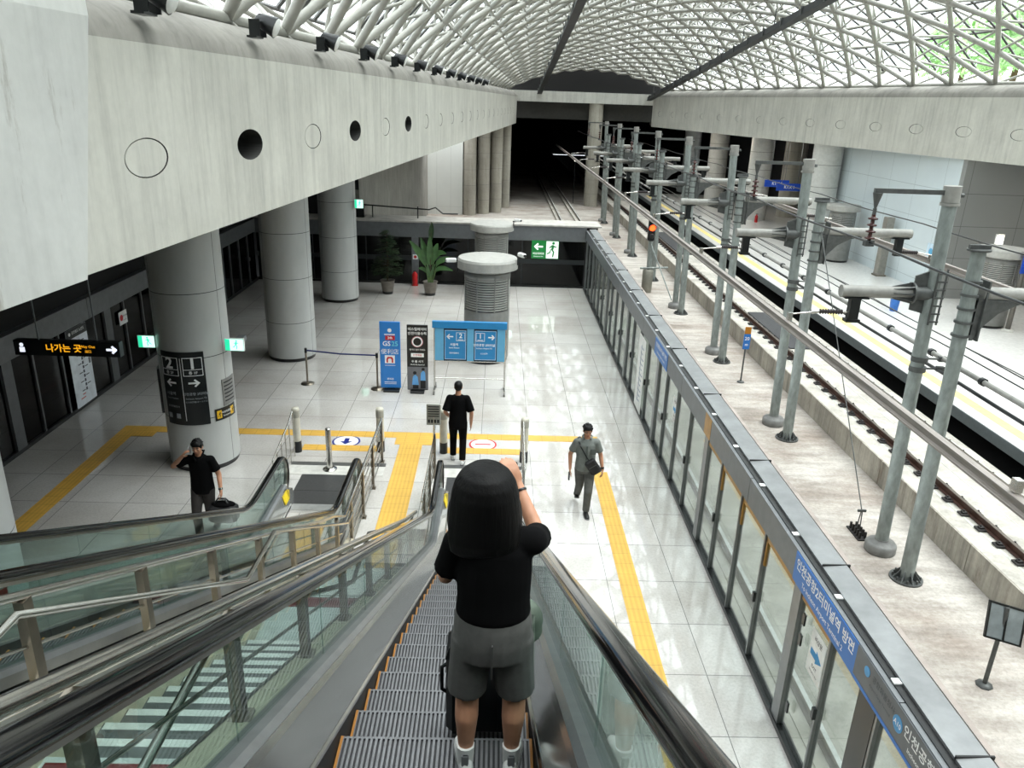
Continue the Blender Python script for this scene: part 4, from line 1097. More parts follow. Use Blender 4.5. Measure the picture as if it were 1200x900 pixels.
def escalator(cx,label,group):
    t=thing('escalator',label,'escalator',(cx,12.3,0),group)
    P=lambda mb:mb
    S=lambda x:cx+x
    # steps
    tread=MB(); 
    n=40; w=1.0; 
    bed=MB().box(-w/2,w/2,-.40,-.004,-.05,-.012)
    for k in range(n):
        x=-w/2+w*(k+.5)/n; tread.box(x-.0065,x+.0065,-.40,0,-.014,0)
    tread.box(-w/2,w/2,-.012,0,-.03,-.002); bmesh_=bed.mesh('tread_bed'); bmesh_.materials.append(STEPD); me=tread.mesh('step'); me.materials.append(STEPM)
    rme=MB()
    prof=[(0,-.014),(.0,-.06),(-.04,-.14),(-.09,-.26)]
    rme.loft([[(x,y,z) for y,z in prof] for x in (-w/2,w/2)],False,False,False)
    for k in range(40):
        x=-w/2+w*(k+.5)/40; rme.loft([[(x+d,y+.004,z) for y,z in prof] for d in (-.005,.005)],False,False,False)
    rmesh=rme.mesh('riser'); rmesh.materials.append(STEPD)
    yl=MB().box(-w/2,-w/2+.014,-.40,0,-.005,.002).box(w/2-.014,w/2,-.40,0,-.005,.002)
    ymesh=yl.mesh('demarcation_line'); ymesh.materials.append(M('line_orange',(150,100,36),.5))
    k=0; y=3.15-.405*11
    while y<YEND-.35:
        if y>YTOP+.4:
            st=D.objects.new('step',me); COL.objects.link(st); st.parent=t; st.location=(0,y-12.3,nose(y))
            for nm,mm in (('riser',rmesh),('tread_bed',bmesh_),('demarcation_line',ymesh)):
                o=D.objects.new(nm,mm); COL.objects.link(o); o.parent=st
        y+=.405
    # skirts and inner decks, both sides
    for s in (-1,1):
        q=lambda pf:[(S(s*x),h) for x,h in pf]
        part('skirt_panel',MB().vsweep(npath(0,12.3),q([(.507,-.25),(.513,-.25),(.513,.06),(.507,.06)])),RUBBERM,t)
        part('skirt_trim',MB().vsweep(npath(0,12.3),q([(.500,.055),(.518,.055),(.522,.075),(.512,.085),(.500,.075)])),CHROME,t)
        part('inner_deck',MB().vsweep(npath(0,12.3),q([(.515,.08),(.575,.33),(.590,.37),(.600,.36),(.60,.10)])),PANEL,t)
        part('glass_channel',MB().vsweep(npath(0,12.42),q([(.59,.30),(.72,.30),(.72,.37),(.70,.40),(.62,.40),(.59,.375)])),PSDM,t)
        part('outer_deck',MB().vsweep(npath(0,12.42),q([(.72,.22),(.80,.20),(.80,.24),(.72,.26)])),BRUSH,t)
        ob=[(y,z) for y,z in npath(0,12.42)]
        cl=MB(); cl.loft([[(S(s*.80),y,z+.22),(S(s*.80),y,max(z-.95,0))] for y,z in ob],False,False,False); part('side_cladding',cl,M('cladding_grey',(170,170,164),.4,.4,.05),t)
        # yellow sticker where the skirt meets the landing
        part('end_cap',MB().loft([[(S(s*x),y,0),(S(s*x),y,.37*k),(S(s*(x+.09)),y,.37*k),(S(s*(x+.09)),y,0)] for x,y,k in ((.515,12.3,.98),(.515,12.5,.8),(.53,12.62,.35))]),PANEL,t)
        part('yellow_sticker',MB().loft([[(S(s*x),y,z) for x,z in ((.527,.18),(.574,.345),(.569,.345),(.522,.18))] for y in (12.05,12.3)]),YELS,t)
        # glass panels
        ys=[YTOP]+[-.35+1.3*k for k in range(0,10)]+[YEND]
        ys=[v for v in ys if v<=YEND]
        for a,b in zip(ys[:-1],ys[1:]):
            if b-a<.1: continue
            pts=[a+.006]+[a+(b-a)*k/8 for k in range(1,8)]+[b-.006]
            g=MB().loft([[(S(s*.664),y,nose(y)+.39),(S(s*.676),y,nose(y)+.39),(S(s*.676),y,nose(y)+HR-.055),(S(s*.664),y,nose(y)+HR-.055)] for y in pts])
            part('glass_panel',g,GLB,t)
        r=.36; yc=YEND; zc=HR-.055-r
        pl=[(yc,.35)]+[(yc+r*math.cos(a),zc+r*math.sin(a)) for a in [rad(-60+10*k) for k in range(16)]]
        part('newel_glass',MB().loft([[(x,y,z) for y,z in pl] for x in (S(s*.664),S(s*.676))]),GLB,t)
        # handrail and its guide
        base=npath(HR,YEND)
        full=endcap(base,.40,14)
        full=full+[(YEND-.25,HR-.8)]
        prof=[(-.045,-.022),(-.052,-.008),(-.048,.010),(-.034,.021),(0,.026),(.034,.021),(.048,.010),(.052,-.008),(.045,-.022)]
        part('handrail',MB().sweep(full,[(S(s*.67)+x,h) for x,h in prof],True),RUBBER,t)
        gp=[(-.026,-.055),(.026,-.055),(.028,-.02),(-.028,-.02)]
        part('handrail_guide',MB().sweep(full[:-2],[(S(s*.67)+x,h) for x,h in gp]),BRUSH,t)
        part('guide_lip',MB().sweep(full[:-2],[(S(s*.67)+x,h) for x,h in [(-.034,-.034),(.034,-.034),(.034,-.026),(-.034,-.026)]]),POSTM,t)
        part('newel_base',MB().lathe([(.05,.0),(.05,.16)],(S(s*.67),12.5,0),10).box(S(s*.635),S(s*.705),12.3,12.72,0,.16),BRUSH,t)
    cb=MB().box(S(-.5),S(.5),12.2,12.42,-.02,.012)
    for k in range(44): cb.box(S(-.49+.98*(k+.5)/44-.004),S(-.49+.98*(k+.5)/44+.004),12.12,12.2,-.01,.008)
    part('comb_plate',cb,M('comb_light',(190,190,188),.35,.6),t)
    part('floor_plate',MB().box(S(-.62),S(.62),12.42,13.6,.001,.012),PLATE,t)
    part('plate_seam',MB().box(S(-.62),S(.62),12.93,12.94,.012,.0135),STEPD,t)
    part('soffit',MB().loft([[(S(x),y,max(z-.95,-.1)) for x in (-.8,.8)] for y,z in npath(0,10.2)],False,False,False),M('soffit_grey',(120,120,118),.6),t)
    for s in (-1,1): part('landing_plate',MB().box(S(s*.67),S(s*.80),12.42,12.46,0,.14),BRUSH,t)
    return t
escalator(-.25,'escalator in the foreground carrying the photographing woman, between glass balustrades','two escalators down to the platform')
escalator(-3.09,'empty escalator at the left with its landing beside the sign column','two escalators down to the platform')
for x0 in (-.25,-3.09):
    struct('trim_5', MB().box(x0-.95,x0+.95,13.6,14.0,.0005,.008), M('pale_threshold',(206,204,198),.25))
    struct('trim_6', MB().box(x0-.95,x0+.95,14.02,14.16,.0005,.009), M('dark_threshold',(98,98,96),.35,.3))
# ------------------------------------------------------------ stairs between them
SX0,SX1=-2.24,-1.16
stair=thing('stairs',None,None,kind='structure')
TREAD=M('stair_tread',(88,90,90),.5,0,.12,9); NOSEM=M('stair_nosing',(214,216,212),.3,.2); FLAGS=M('stair_landing',(178,184,182),.4,0,.07,8)
def flight(ya,za,yb,zb,n,name):
    r=(za-zb)/n; d=(yb-ya)/(n-1) if n>1 else 0
    tr=MB(); no=MB()
    for k in range(1,n):
        z=za-r*k; y=ya+d*(k-1)
        tr.box(SX0,SX1,y,y+d,z-r-.02,z)
        no.box(SX0+.01,SX1-.01,y+d-.045,y+d+.003,z-.03,z+.003)
    part('flight',tr,TREAD,stair); 
    for k in range(1,n):
        z=za-r*k; y=ya+d*(k-1)
        part('nosing',MB().box(SX0+.01,SX1-.01,y+d-.05,y+d+.003,z-.03,z+.003),NOSEM,stair)
flight(3.06,3.78,5.95,2.05,12,'flight')
flight(6.86,2.05,10.2,0,13,'flight')
part('top_landing',MB().box(SX0,SX1,-2,3.06,3.55,3.78),FLAGS,stair)
part('mid_landing',MB().box(SX0,SX1,5.9,6.86,1.8,2.05),FLAGS,stair)
for y,z in ((2.86,3.78),(5.97,2.05),(6.66,2.05)): part('red_strip',MB().box(SX0+.02,SX1-.02,y,y+.16,z,z+.005),REDB,stair)
for x in (SX0-.03,SX1+.04):
    pts=[(-2,3.9),(3.06,3.9),(5.95,2.2),(6.86,2.2),(10.4,.12),(10.4,0),(6.86,1.6),(5.95,1.6),(3.06,3.3),(-2,3.3)]
    part('stringer',MB().loft([[(xx,y,z) for y,z in pts] for xx in (x-.03,x+.03)]),CREAM,stair)
# cream upper deck strip beside the escalator handrail
for x in (-2.27,-1.13):
    part('deck_strip',MB().vsweep(npath(0,10.9),[(x-.06,.225),(x+.06,.225),(x+.06,.26),(x-.06,.26)]),CREAM,stair)
def railing(name,label,x,posts,rails,tops,low=(),side=1):
    t=thing('stair_railing',label,'railing',(x,10.6,0),'stainless railings beside the stairs')
    for (y,zb,zt) in posts: part('post',MB().box(x-.025,x+.025,y-.035,y+.035,zb,zt).box(x-.05,x+.05,y-.06,y+.06,zb,zb+.015),POSTM,t)
    for pts,r in tops: part('top_rail',MB().tube(pts,r,10),CHROME,t)
    for pts in low: part('lower_rail',MB().tube(pts,.010,6),CHROME,t)
    for pts in rails: part('handrail',MB().tube(pts,.021,10),CHROME,t); part('handrail_bracket',MB().tube([Vector(pts[1])+Vector((0,0,-.03)),(x,pts[1][1],pts[1][2]-.06)],.012,6),CHROME,t)
    return t
def slope_rail(label,x,hside,ystart):
    posts=[]; y=ystart
    while y<10.4:
        z=nose(y); posts.append((y,z+.26,z+.82)); y+=1.12
    top=[[(x,YTOP,nose(YTOP)+.84),(x,4,nose(4)+.84),(x,8.9,nose(8.9)+.84),(x,9.6,nose(9.6)+.87),(x,10.4,.95),(x,11.2,.93),(x,14.3,.93)]]
    low=[[(x,YTOP,nose(YTOP)+h),(x,8.9,nose(8.9)+h),(x,10.2,nose(10.2)+h)] for h in (.34,.55)]
    # flat railing on the floor
    for yy in (10.9,12.0,13.1,14.25): posts.append((yy,0,.92))
    for h in (.12,.3,.48,.66,.8): low.append([(x,10.5,h),(x,14.25,h)])
    hx=x+hside*.09
    hr=[[(hx,-1,4.75),(hx,2.95,4.73),(hx,5.85,2.93),(hx,6.72,2.9),(hx,10.2,.95),(hx,10.6,.9)]]
    return railing('stair_railing',label,x,posts,hr,[(top[0],.024)],low)
slope_rail('stainless railing between the stairs and the left escalator, running out to a white bollard',-2.24,1,.9)
x=-1.12
posts=[];y=.55
while y<10.3:
    posts.append((y,nose(y)+.26,nose(y)+.84)); y+=1.12
railing('stair_railing','flat-topped stainless railing close beside the handrail of the foreground escalator',x,posts,[[(x-.09,-1,4.75),(x-.09,2.95,4.73),(x-.09,5.85,2.93),(x-.09,6.72,2.9),(x-.09,10.2,.95),(x-.09,10.6,.9)]],[([(x,YTOP,nose(YTOP)+.90),(x,4,nose(4)+.90),(x,8.9,nose(8.9)+.9),(x,10.2,nose(10.2)+.95)],.028)],[[(x,YTOP,nose(YTOP)+h),(x,8.9,nose(8.9)+h),(x,10.2,nose(10.2)+h)] for h in (.34,.55)])
# short floor railing to the left of the foreground landing
t=thing('floor_railing','short stainless floor railing left of the foreground escalator landing','railing',(-1.12,12.4,0))
for y in (11.4,12.5,13.6): part('post',MB().box(-1.14,-1.09,y-.03,y+.03,0,.9).box(-1.18,-1.06,y-.06,y+.06,0,.015),POSTM,t)
for h in (.9,.74,.58,.42,.26): part('rail',MB().tube([(-1.115,11.0,h),(-1.115,13.65,h)],.018 if h>.8 else .01,8),CHROME,t)
def side_guard(x,xe,y0,y1,label):
    t=thing('guard_rail',label,'railing',(x,y1,0),'guard rails from newel to bollard')
    part('top_rail',MB().tube([(x,y0,.62),(x,y1-.35,.86),(x,y1,1.0)],.018,8),CHROME,t)
    part('bottom_rail',MB().tube([(x,y0,.15),(x,y1,.2)],.012,8),CHROME,t)
    for k in range(6):
        y=y0+(y1-y0)*k/5; part('bar',MB().cyl((x,y,0),(x,y,.62+.36*k/5),.012,n=6),CHROME,t)
side_guard(-4.05,0,12.9,14.4,'slanted stainless guard from the left newel up to the leftmost bollard')
side_guard(.62,0,12.8,14.15,'slanted stainless guard from the right newel of the foreground escalator up to its bollard')
def bollard(x,y,label,h=.98):
    t=thing('bollard',label,'bollard',(x,y,0),'pale bollards with black feet')
    part('foot',MB().lathe([(.085,0),(.085,.25)],(x,y,0),18,True),SIGNK,t)
    part('shaft',MB().lathe([(.08,.25),(.08,h-.03),(.072,h),(.01,h+.005)],(x,y,0),18,True),M('bollard_cream',(196,192,178),.45),t)
    part('collar',MB().lathe([(.083,h-.2),(.085,h-.19),(.085,h-.06),(.083,h-.05)],(x,y,0),18,True,False),M('bollard_collar',(160,158,148),.4),t)
bollard(-4.05,14.65,'pale bollard at the left end of the left escalator landing')
bollard(-2.34,14.75,'pale bollard between the tactile path and the left escalator')
bollard(-1.02,14.75,'pale bollard behind the small notice post, by the foreground landing')
bollard(.66,14.4,'pale bollard at the right end of the foreground landing')
t=thing('stanchion_post','stainless bollard standing in the middle of the left escalator landing','bollard',(-3.22,13.85,0))
part('shaft',MB().lathe([(.055,0),(.055,.86),(.05,.89),(.01,.9)],(-3.22,13.85,0),16),CHROME,t); part('base',MB().lathe([(.14,0),(.14,.02),(.06,.04)],(-3.22,13.85,0),20),CHROME,t)
t=thing('notice_post','small grey notice plate on a thin post left of the foreground landing','sign',(-1.15,13.95,0))
part('post',MB().cyl((-1.15,13.95,0),(-1.15,13.95,1.2),.022,n=8),CHROME,t); b=part('plate',MB().bbox(-1.3,-1.02,13.93,13.96,.98,1.42,.008),M('plate_grey',(150,150,142),.5),t)
P=plane_panel((-1.3,13.928,.98),(1,0,0),(0,0,1)); s=MB()
for k in range(5): P.rect(s,.03,.25,.38-.05*k,.4-.05*k,0,.003)
for k in range(4): P.rect(s,.03+.06*k,.07+.06*k,.05,.12,0,.003)
part('print',s,INK,b)
# ------------------------------------------------------------ banners, notice board, plants
t=thing('banner_stand','blue convenience store banner stand beside the belt barrier','banner',(-2.6,18.35,0),'banner stands')
part('board',MB().bbox(-2.86,-2.35,18.33,18.38,.08,1.82,.008),BLUEB,t); part('base',MB().bbox(-2.78,-2.38,18.2,18.55,0,.06,.01).box(-2.7,-2.5,18.34,18.4,.05,.1),SIGNK,t)
P=plane_panel((-2.86,18.328,.08),(1,0,0),(0,0,1))
s=MB(); P.text(s,'GS',.17,.17,1.17,.002,.015); P.text(s,'便利店',.15,.25,.96,.002,0); P.circle(s,.25,1.52,.05,0,.003); P.rect(s,.12,.38,1.4,1.425,0,.002); P.rect(s,.12,.37,.66,.87,0,.003); P.text(s,'편의점',.06,.25,.24,.002,.012); P.rect(s,.12,.38,.6,.61,0,.002); P.rect(s,.1,.4,.15,.165,0,.002); P.rect(s,.1,.4,.11,.12,0,.002); part('lettering',s,LETW,t)
s=MB(); P.text(s,'25',.17,.375,1.17,.002,.01); part('number_lettering',s,M('pale_cyan',(120,220,235),.5),t)
s=MB(); P.rect(s,.14,.38,1.27,1.38,0,.003); P.poly(s,[(.16,.68),(.16,.78),(.19,.83),(.30,.83),(.33,.78),(.33,.68),(.29,.68),(.29,.76),(.27,.79),(.22,.79),(.20,.76),(.20,.68)],.003,.006); part('red_mark',s,RED,t)
s=MB(); P.text(s,'24h',.08,.26,1.325,.004,.02); part('red_mark_lettering',s,LETW,t)
t=thing('banner_stand','black notice banner stand with a ringed symbol and two blue-shirted figures','banner',(-1.92,18.3,0),'banner stands')
part('board',MB().bbox(-2.18,-1.66,18.28,18.33,.06,1.77,.008),SIGNK,t); part('base',MB().bbox(-2.1,-1.75,18.15,18.5,0,.06,.01),PSDK,t)
P=plane_panel((-2.18,18.278,.06),(1,0,0),(0,0,1))
s=MB(); P.text(s,'에스컬레이터',.085,.26,1.6,.002,.02); P.text(s,'안전이용수칙',.085,.26,1.49,.002,.02); P.text(s,'뛰거나 걷지 마세요',.05,.26,1.07,.002,.015); P.rect(s,.1,.42,.88,.98,0,.003); P.text(s,'두 줄 서기',.07,.26,.76,.002,.015); P.text(s,'Hold the handrail',.05,.26,.68,.002,.01); P.circle(s,.26,1.28,.13,0,.002); part('lettering',s,LETW,t)
s=MB(); P.text(s,'안전제일',.06,.26,.93,.004,.015); part('red_lettering',s,RED,t)
s=MB(); P.circle(s,.26,1.28,.145,-.001,.0015); part('ring',s,M('ring_pink',(200,130,140),.5),t)
s=MB(); P.circle(s,.26,1.28,.10,.002,.004); part('ring_centre',s,SIGNK,t)
s=MB(); P.rect(s,.01,.51,.02,.62,0,.0015); part('photo_field',s,M('photo_grey',(104,104,108),.5),t)
s=MB(); P.poly(s,[(.12,.14),(.29,.14),(.26,.36),(.2,.42),(.14,.36)],.002,.004); P.poly(s,[(.33,.26),(.46,.26),(.45,.48),(.4,.53),(.34,.46)],.002,.004); part('figure_shirts',s,M('figure_blue',(96,160,216),.5),t)
s=MB(); P.circle(s,.19,.46,.045,.004,.006,12); P.circle(s,.4,.56,.04,.004,.006,12); P.rect(s,.33,.46,.05,.26,.002,.004); P.rect(s,.14,.28,.04,.14,.002,.004); part('figure_dark',s,INK,t)
t=thing('notice_board','wide pale blue double notice board on a wheeled steel frame','notice board',(-.6,18.4,0))
part('panel',MB().bbox(-1.5,.26,18.38,18.43,.84,1.72,.006),BLUEL,t); part('header',MB().bbox(-1.56,.30,18.36,18.45,1.68,1.86,.008),BLUEM,t)
part('frame',MB().cyl((-1.5,18.4,.12),(-1.5,18.4,1.8),.022,n=8).cyl((.27,18.4,.12),(.27,18.4,1.8),.022,n=8).cyl((-1.5,18.4,.36),(.27,18.4,.36),.016,n=8).cyl((-1.5,18.4,.82),(.27,18.4,.82),.016,n=8),CHROME,t)
for x in (-1.5,.27):
    part('foot',MB().cyl((x,18.1,.12),(x,18.7,.12),.022,n=8),CHROME,t)
    for y in (18.12,18.68): part('wheel',MB().cyl((x-.02,y,.05),(x+.02,y,.05),.05,n=12),M('wheel_grey',(110,108,104),.5),t)
P=plane_panel((-1.5,18.378,.84),(1,0,0),(0,0,1))
for u0,num,d,l1 in ((.25,'2',-1,('서울역','Seoul Station','공항화물청사')),(1.0,'1',1,('인천공항 2터미널','Incheon Airport T2','仁川空港'))):
    s=MB(); P.rect(s,u0-.02,u0+.56,.0,.86,0,.002); part('pocket',s,INK,t)
    s=MB(); P.rect(s,u0,u0+.54,.03,.80,.002,.006); sh=part('sheet',s,BLUEM,t)
    s=MB(); P.frame(s,u0+.01,u0+.53,.04,.79,.006,.006,.008)
    un=u0+(.40 if d<0 else .14); ua=u0+(.13 if d<0 else .42)
    P.frame(s,un-.11,un+.11,.52,.74,.01,.006,.008); P.text(s,num,.17,un,.65,.007,.02); P.rect(s,un-.07,un+.07,.545,.56,.006,.008); P.arrow(s,ua,.63,.17,(d,0),.006,.008)
    P.text(s,l1[0],.075,u0+.24,.42,.007,.016); P.text(s,l1[1],.05,u0+.24,.34,.007,.01); P.text(s,l1[2],.045,u0+.24,.2,.007,.01); part('lettering',s,LETW,sh)
s=MB(); P.text(s,'← 타는 곳 안내 Way Guide',.07,.88,.93,.006,.012); part('header_lettering',s,LETW,t)
# belt barrier
def stanch(x,y,label):
    t=thing('barrier_post',label,'barrier post',(x,y,0),'belt barrier posts'); part('shaft',MB().cyl((x,y,.02),(x,y,.95),.025,n=10),POSTM,t); part('base',MB().lathe([(.17,0),(.17,.015),(.05,.04)],(x,y,0),20),POSTM,t); part('belt_head',MB().cyl((x,y,.84),(x,y,.96),.034,n=10),SIGNK,t)
stanch(-4.8,18.7,'belt barrier post standing in the open, at the left end of the belt'); stanch(-2.96,18.45,'belt barrier post next to the blue banner stand')
solo('barrier_belt',MB().tube([(-4.77,18.7,.9),(-3.9,18.58,.87),(-2.99,18.45,.9)],.02,6),NAVY,'dark blue belt stretched between the two barrier posts','barrier belt',loc=(-4.77,18.7,.9))
# fire extinguisher
t=thing('fire_extinguisher','red fire extinguisher on the floor against the end wall between the plants','fire extinguisher',(-3.24,30.2,0))
part('cylinder',MB().lathe([(.1,.03),(.11,.06),(.11,.44),(.06,.52),(.03,.56)],(-3.24,30.2,0),14),RED,t); part('base',MB().lathe([(.13,0),(.13,.04)],(-3.24,30.2,0),14),RED,t); part('valve',MB().box(-3.3,-3.16,30.18,30.22,.55,.6).cyl((-3.24,30.2,.5),(-3.12,30.16,.3),.012,n=6),SIGNK,t)
t=thing('wall_notice','small white and red extinguisher notice on the grey wall post','sign',(-3.25,30.43,1.05)); P=plane_panel((-3.34,30.435,1.0),(1,0,0),(0,0,1)); s=MB(); P.rect(s,0,.2,0,.2,0,.01); part('plate',s,WHITE,t); s=MB(); P.circle(s,.1,.1,.06,.01,.013); part('mark',s,RED,t)
# potted plants
def pot(x,y,t):
    part('pot',MB().lathe([(.2,.1),(.27,.5),(.29,.52),(.25,.52),(.24,.46),(.02,.46)],(x,y,0),24,True),M('pot_taupe',(112,106,98),.6,0,.1),t)
    part('pot_foot',MB().lathe([(.19,0),(.21,.1)],(x,y,0),20),SIGNK,t)
    part('soil',MB().lathe([(.24,.45),(.1,.48),(.01,.49)],(x,y,0),18),M('soil',(52,42,34),.9),t)
LF1=M('fir_leaf',(34,58,30),.6,0,.25,5); LF2=M('banana_leaf',(62,96,52),.4,0,.2,4); STEMM=M('stem_brown',(70,58,38),.8)
x,y=-4.12,28.75
t=thing('potted_plant','tall dark bushy potted tree near the farthest clad column','potted plant',(x,y,0),'potted plants at the platform end')
pot(x,y,t); part('stem',MB().tube([(x,y,.45),(x+.02,y,1.2),(x,y,2.3)],[.035,.03,.012],8),STEMM,t)
rnd=random.Random(3); lf=MB(); br=MB()
for tier in range(16):
    z=.75+tier*.105; R=.62*(1-((z-.75)/1.95)**1.3)*(.75+.25*rnd.random())+.06
    for k in range(9):
        a=rnd.uniform(0,2*PI); tip=Vector((x+R*math.cos(a),y+R*math.sin(a),z-.04+rnd.uniform(-.05,.1))); root=Vector((x,y,z))
        br.cyl(root,tip,.006,.003,4)
        for q in range(10):
            p=root.lerp(tip,.25+.078*q); d=(tip-root).normalized(); sd=d.cross(Vector((0,0,1))).normalized()
            for s_ in (-1,1):
                e=p+sd*s_*rnd.uniform(.06,.12)+d*.06+Vector((0,0,rnd.uniform(-.05,.02))); w=d*.018
                lf.quad(p-w,e-w*.2,e+w*.2,p+w)
part('branches',br,STEMM,t); part('foliage',lf,LF1,t)
x,y=-2.5,28.7
t=thing('potted_plant','broad-leaved potted plant with long paddle leaves and tall dark stalk','potted plant',(x,y,0),'potted plants at the platform end')
pot(x,y,t)
def leaf(t,base,mid,tip,w,mat):
    base,mid,tip=map(Vector,(base,mid,tip)); m=MB(); N=10; rows=[]
    for k in range(N+1):
        u=k/N; p=base*(1-u)**2+mid*2*u*(1-u)+tip*u*u; d=((mid-base)*(1-u)+(tip-mid)*u).normalized()
        sd=d.cross(Vector((0,-1,.25))).normalized(); ww=w*math.sin(PI*min(1,max(.02,u*.96+.02)))**.7
        nn=sd.cross(d)
        rows.append([p-sd*ww+nn*ww*.3,p,p+sd*ww+nn*ww*.3])
    m.loft(rows,False,True,False); part('leaf',m,mat,t)
for (dx,dy,dz),(mx,mz),w in (((-.75,-.1,2.05),(-.25,1.5),.13),((-.35,.1,2.15),(-.12,1.5),.12),((.0,-.1,2.25),(0,1.5),.13),((.28,.1,1.95),(.12,1.6),.12),((.62,-.2,1.62),(.2,1.75),.11),((.95,.0,1.40),(.3,1.45),.10),((.85,-.1,.98),(.3,1.15),.09),((.18,-.1,1.2),(.05,.8),.06),((-.1,-.15,1.25),(-.05,.8),.06),((-.45,.0,1.0),(-.2,1.05),.07)):
    b=Vector((x+dx*.1,y+dy*.1,.48)); m=Vector((x+mx,y,mz)); tip=Vector((x+dx,y+dy,dz))
    s0=b.lerp(m,.62)
    part('stalk',MB().tube([b,b.lerp(m,.5)+Vector((0,0,.05)),s0],[.018,.014,.01],6),M('stalk_green',(84,110,60),.6),t)
    leaf(t,s0,m,tip,w,LF2)
part('flower_stalk',MB().tube([(x,y,.5),(x+.02,y,1.9),(x+.05,y,2.75)],[.02,.018,.012],6),STEMM,t)
leaf(t,(x+.03,y,2.0),(x+.04,y-.02,2.4),(x+.08,y,2.72),.1,LF1)
# ------------------------------------------------------------ unseen fill lights added to brighten the far platform
def fill_strip(x,y,L,label,power,z=5.28):
    t=thing('fill_light',label,'fill light',(x,y,z),'added fill lights over the far platform')
    part('case',MB().bbox(x-.12,x+.12,y-L/2,y+L/2,z,z+.07,.01),OFFW,t)
    part('diffuser',MB().bbox(x-.1,x+.1,y-L/2+.03,y+L/2-.03,z-.012,z+.002,.004),emis('fill_strip',(255,246,232),power),t)
for k,(x,y) in enumerate(((22.8,22),(22.0,28),(18.2,50),(17.0,58),(15.8,66))):
    fill_strip(x,y,3.0,'added unseen fill light strip above the far platform, '+(ORD[k]+' from the near end' if k else 'nearest of its row'),30,5.35)
# ------------------------------------------------------------ people
def remeshed(mb, vox, smooth=6, name='body'):
    """fuse overlapping closed pieces into one continuous surface"""
    me=mb.mesh('tmp'); o=D.objects.new('tmp',me); COL.objects.link(o)
    m=o.modifiers.new('r','REMESH'); m.mode='VOXEL'; m.voxel_size=vox; m.use_smooth_shade=True
    if smooth:
        s=o.modifiers.new('s','SMOOTH'); s.iterations=smooth; s.factor=.5
    dg=bpy.context.evaluated_depsgraph_get(); dg.update()
    out=D.meshes.new_from_object(o.evaluated_get(dg)); out.name=name
    D.objects.remove(o); D.meshes.remove(me)
    out.materials.clear(); out.polygons.foreach_set('use_smooth',[True]*len(out.polygons)); return out
def V(*a): return Vector(a if len(a)>1 else a[0])
def caps(mb,pts,rs,n=12):
    """chain of tapered limbs with balls at the joints"""
    pts=[Vector(p) for p in pts]
    for (a,b),(r,q) in zip(zip(pts[:-1],pts[1:]),zip(rs[:-1],rs[1:])): mb.cyl(a,b,r,q,n)
    for p,r in zip(pts,rs): mb.ball(p,r,n=n,m=8)
    return mb
def open_tube(mb,pts,rs,n=14):
    pts=[Vector(p) for p in pts]
    for (a,b),(r,q) in zip(zip(pts[:-1],pts[1:]),zip(rs[:-1],rs[1:])): mb.cyl(a,b,r,q,n)
    for p,r in zip(pts[1:-1],rs[1:-1]): mb.ball(p,r*.99,n=n,m=8)
    return mb
def stack(mb,secs,n=20):
    """torso-like loft of ellipses: (centre, rx, ry)"""
    return mb.loft([[Vector(c)+V(rx*math.cos(2*PI*i/n),ry*math.sin(2*PI*i/n),0) for i in range(n)] for c,rx,ry in secs],True,True)
def hand(mb,wrist,d,palm,thumb,k=1.0,curl=.5):
    """d: finger direction, palm: palm normal, thumb: side the thumb is on"""
    w=Vector(wrist); d=Vector(d).normalized(); p=Vector(palm); p=(p-d*p.dot(d)).normalized(); s=d.cross(p)
    if s.dot(Vector(thumb))<0: s=-s
    L=.085*k
    rot=Matrix((s,d,p)).transposed()
    mb.ball(w+d*L*.5,.040*k,.052*k,.017*k,rot=rot)
    mb.ball(w+d*L*.25,.030*k,.04*k,.019*k,rot=rot)
    for q,(off,ln) in enumerate(((.029,.072),(.0098,.080),(-.0098,.075),(-.028,.060))):
        b=w+d*L*.92+s*off*k; a=0; pts=[b]
        for sg in (.45,.32,.23):
            a+=curl*(.5+.1*q*.3); pts.append(pts[-1]+(d*math.cos(a)+p*math.sin(a))*ln*k*sg)
        caps(mb,pts,[.0092*k,.0088*k,.008*k,.007*k],8)
    b=w+d*L*.28+s*.030*k
    t1=b+(s*.75+d*.55+p*.25).normalized()*.036*k; t2=t1+(d*.9+s*.25+p*.35*curl*2).normalized()*.03*k; t3=t2+(d*.95+p*.5*curl*2).normalized()*.022*k
    caps(mb,[b,t1,t2,t3],[.0125*k,.0105*k,.0095*k,.008*k],8)
SKIN=M('skin',(184,134,106),.5,0,.05,8); LIP=M('lip',(150,84,76),.5); EYEW=M('eye_white',(225,222,216),.3); EYEB=M('iris_dark',(28,20,16),.2)
HAIRM=M('hair_black',(9,8,8),.55,0,.3,30,spec=.25,stretch=(6,6,.6))
def _hm():
    t=NT('long_hair_black'); v=t.coord((1,1,.05)); f=t.noise(v,55,4,.7)
    t.base(t.ramp(f,[(.3,(3,3,3)),(.7,(9,8,8))])); t.rm(.5,0,.15); t.bump(f,.4,.01); return t.m
HAIRL=_hm()
CLOTHK=M('cloth_black',(8,8,9),.9,0,.15,14,spec=.1); CLOTHG=M('cloth_grey_shirt',(112,117,113),.85,0,.08,16); TROUG=M('cloth_grey_trouser',(84,84,80),.85,0,.08,16); SHORTG=M('cloth_shorts',(88,88,86),.9,0,.07,16); TROUD=M('cloth_dark_trouser',(44,40,38),.85,0,.1,16)
SHOEW=M('shoe_white',(218,218,216),.5); SHOEK=M('shoe_black',(20,20,21),.4); SOCKW=M('sock_white',(222,222,220),.85); SOLE=M('sole_grey',(120,120,120),.7)
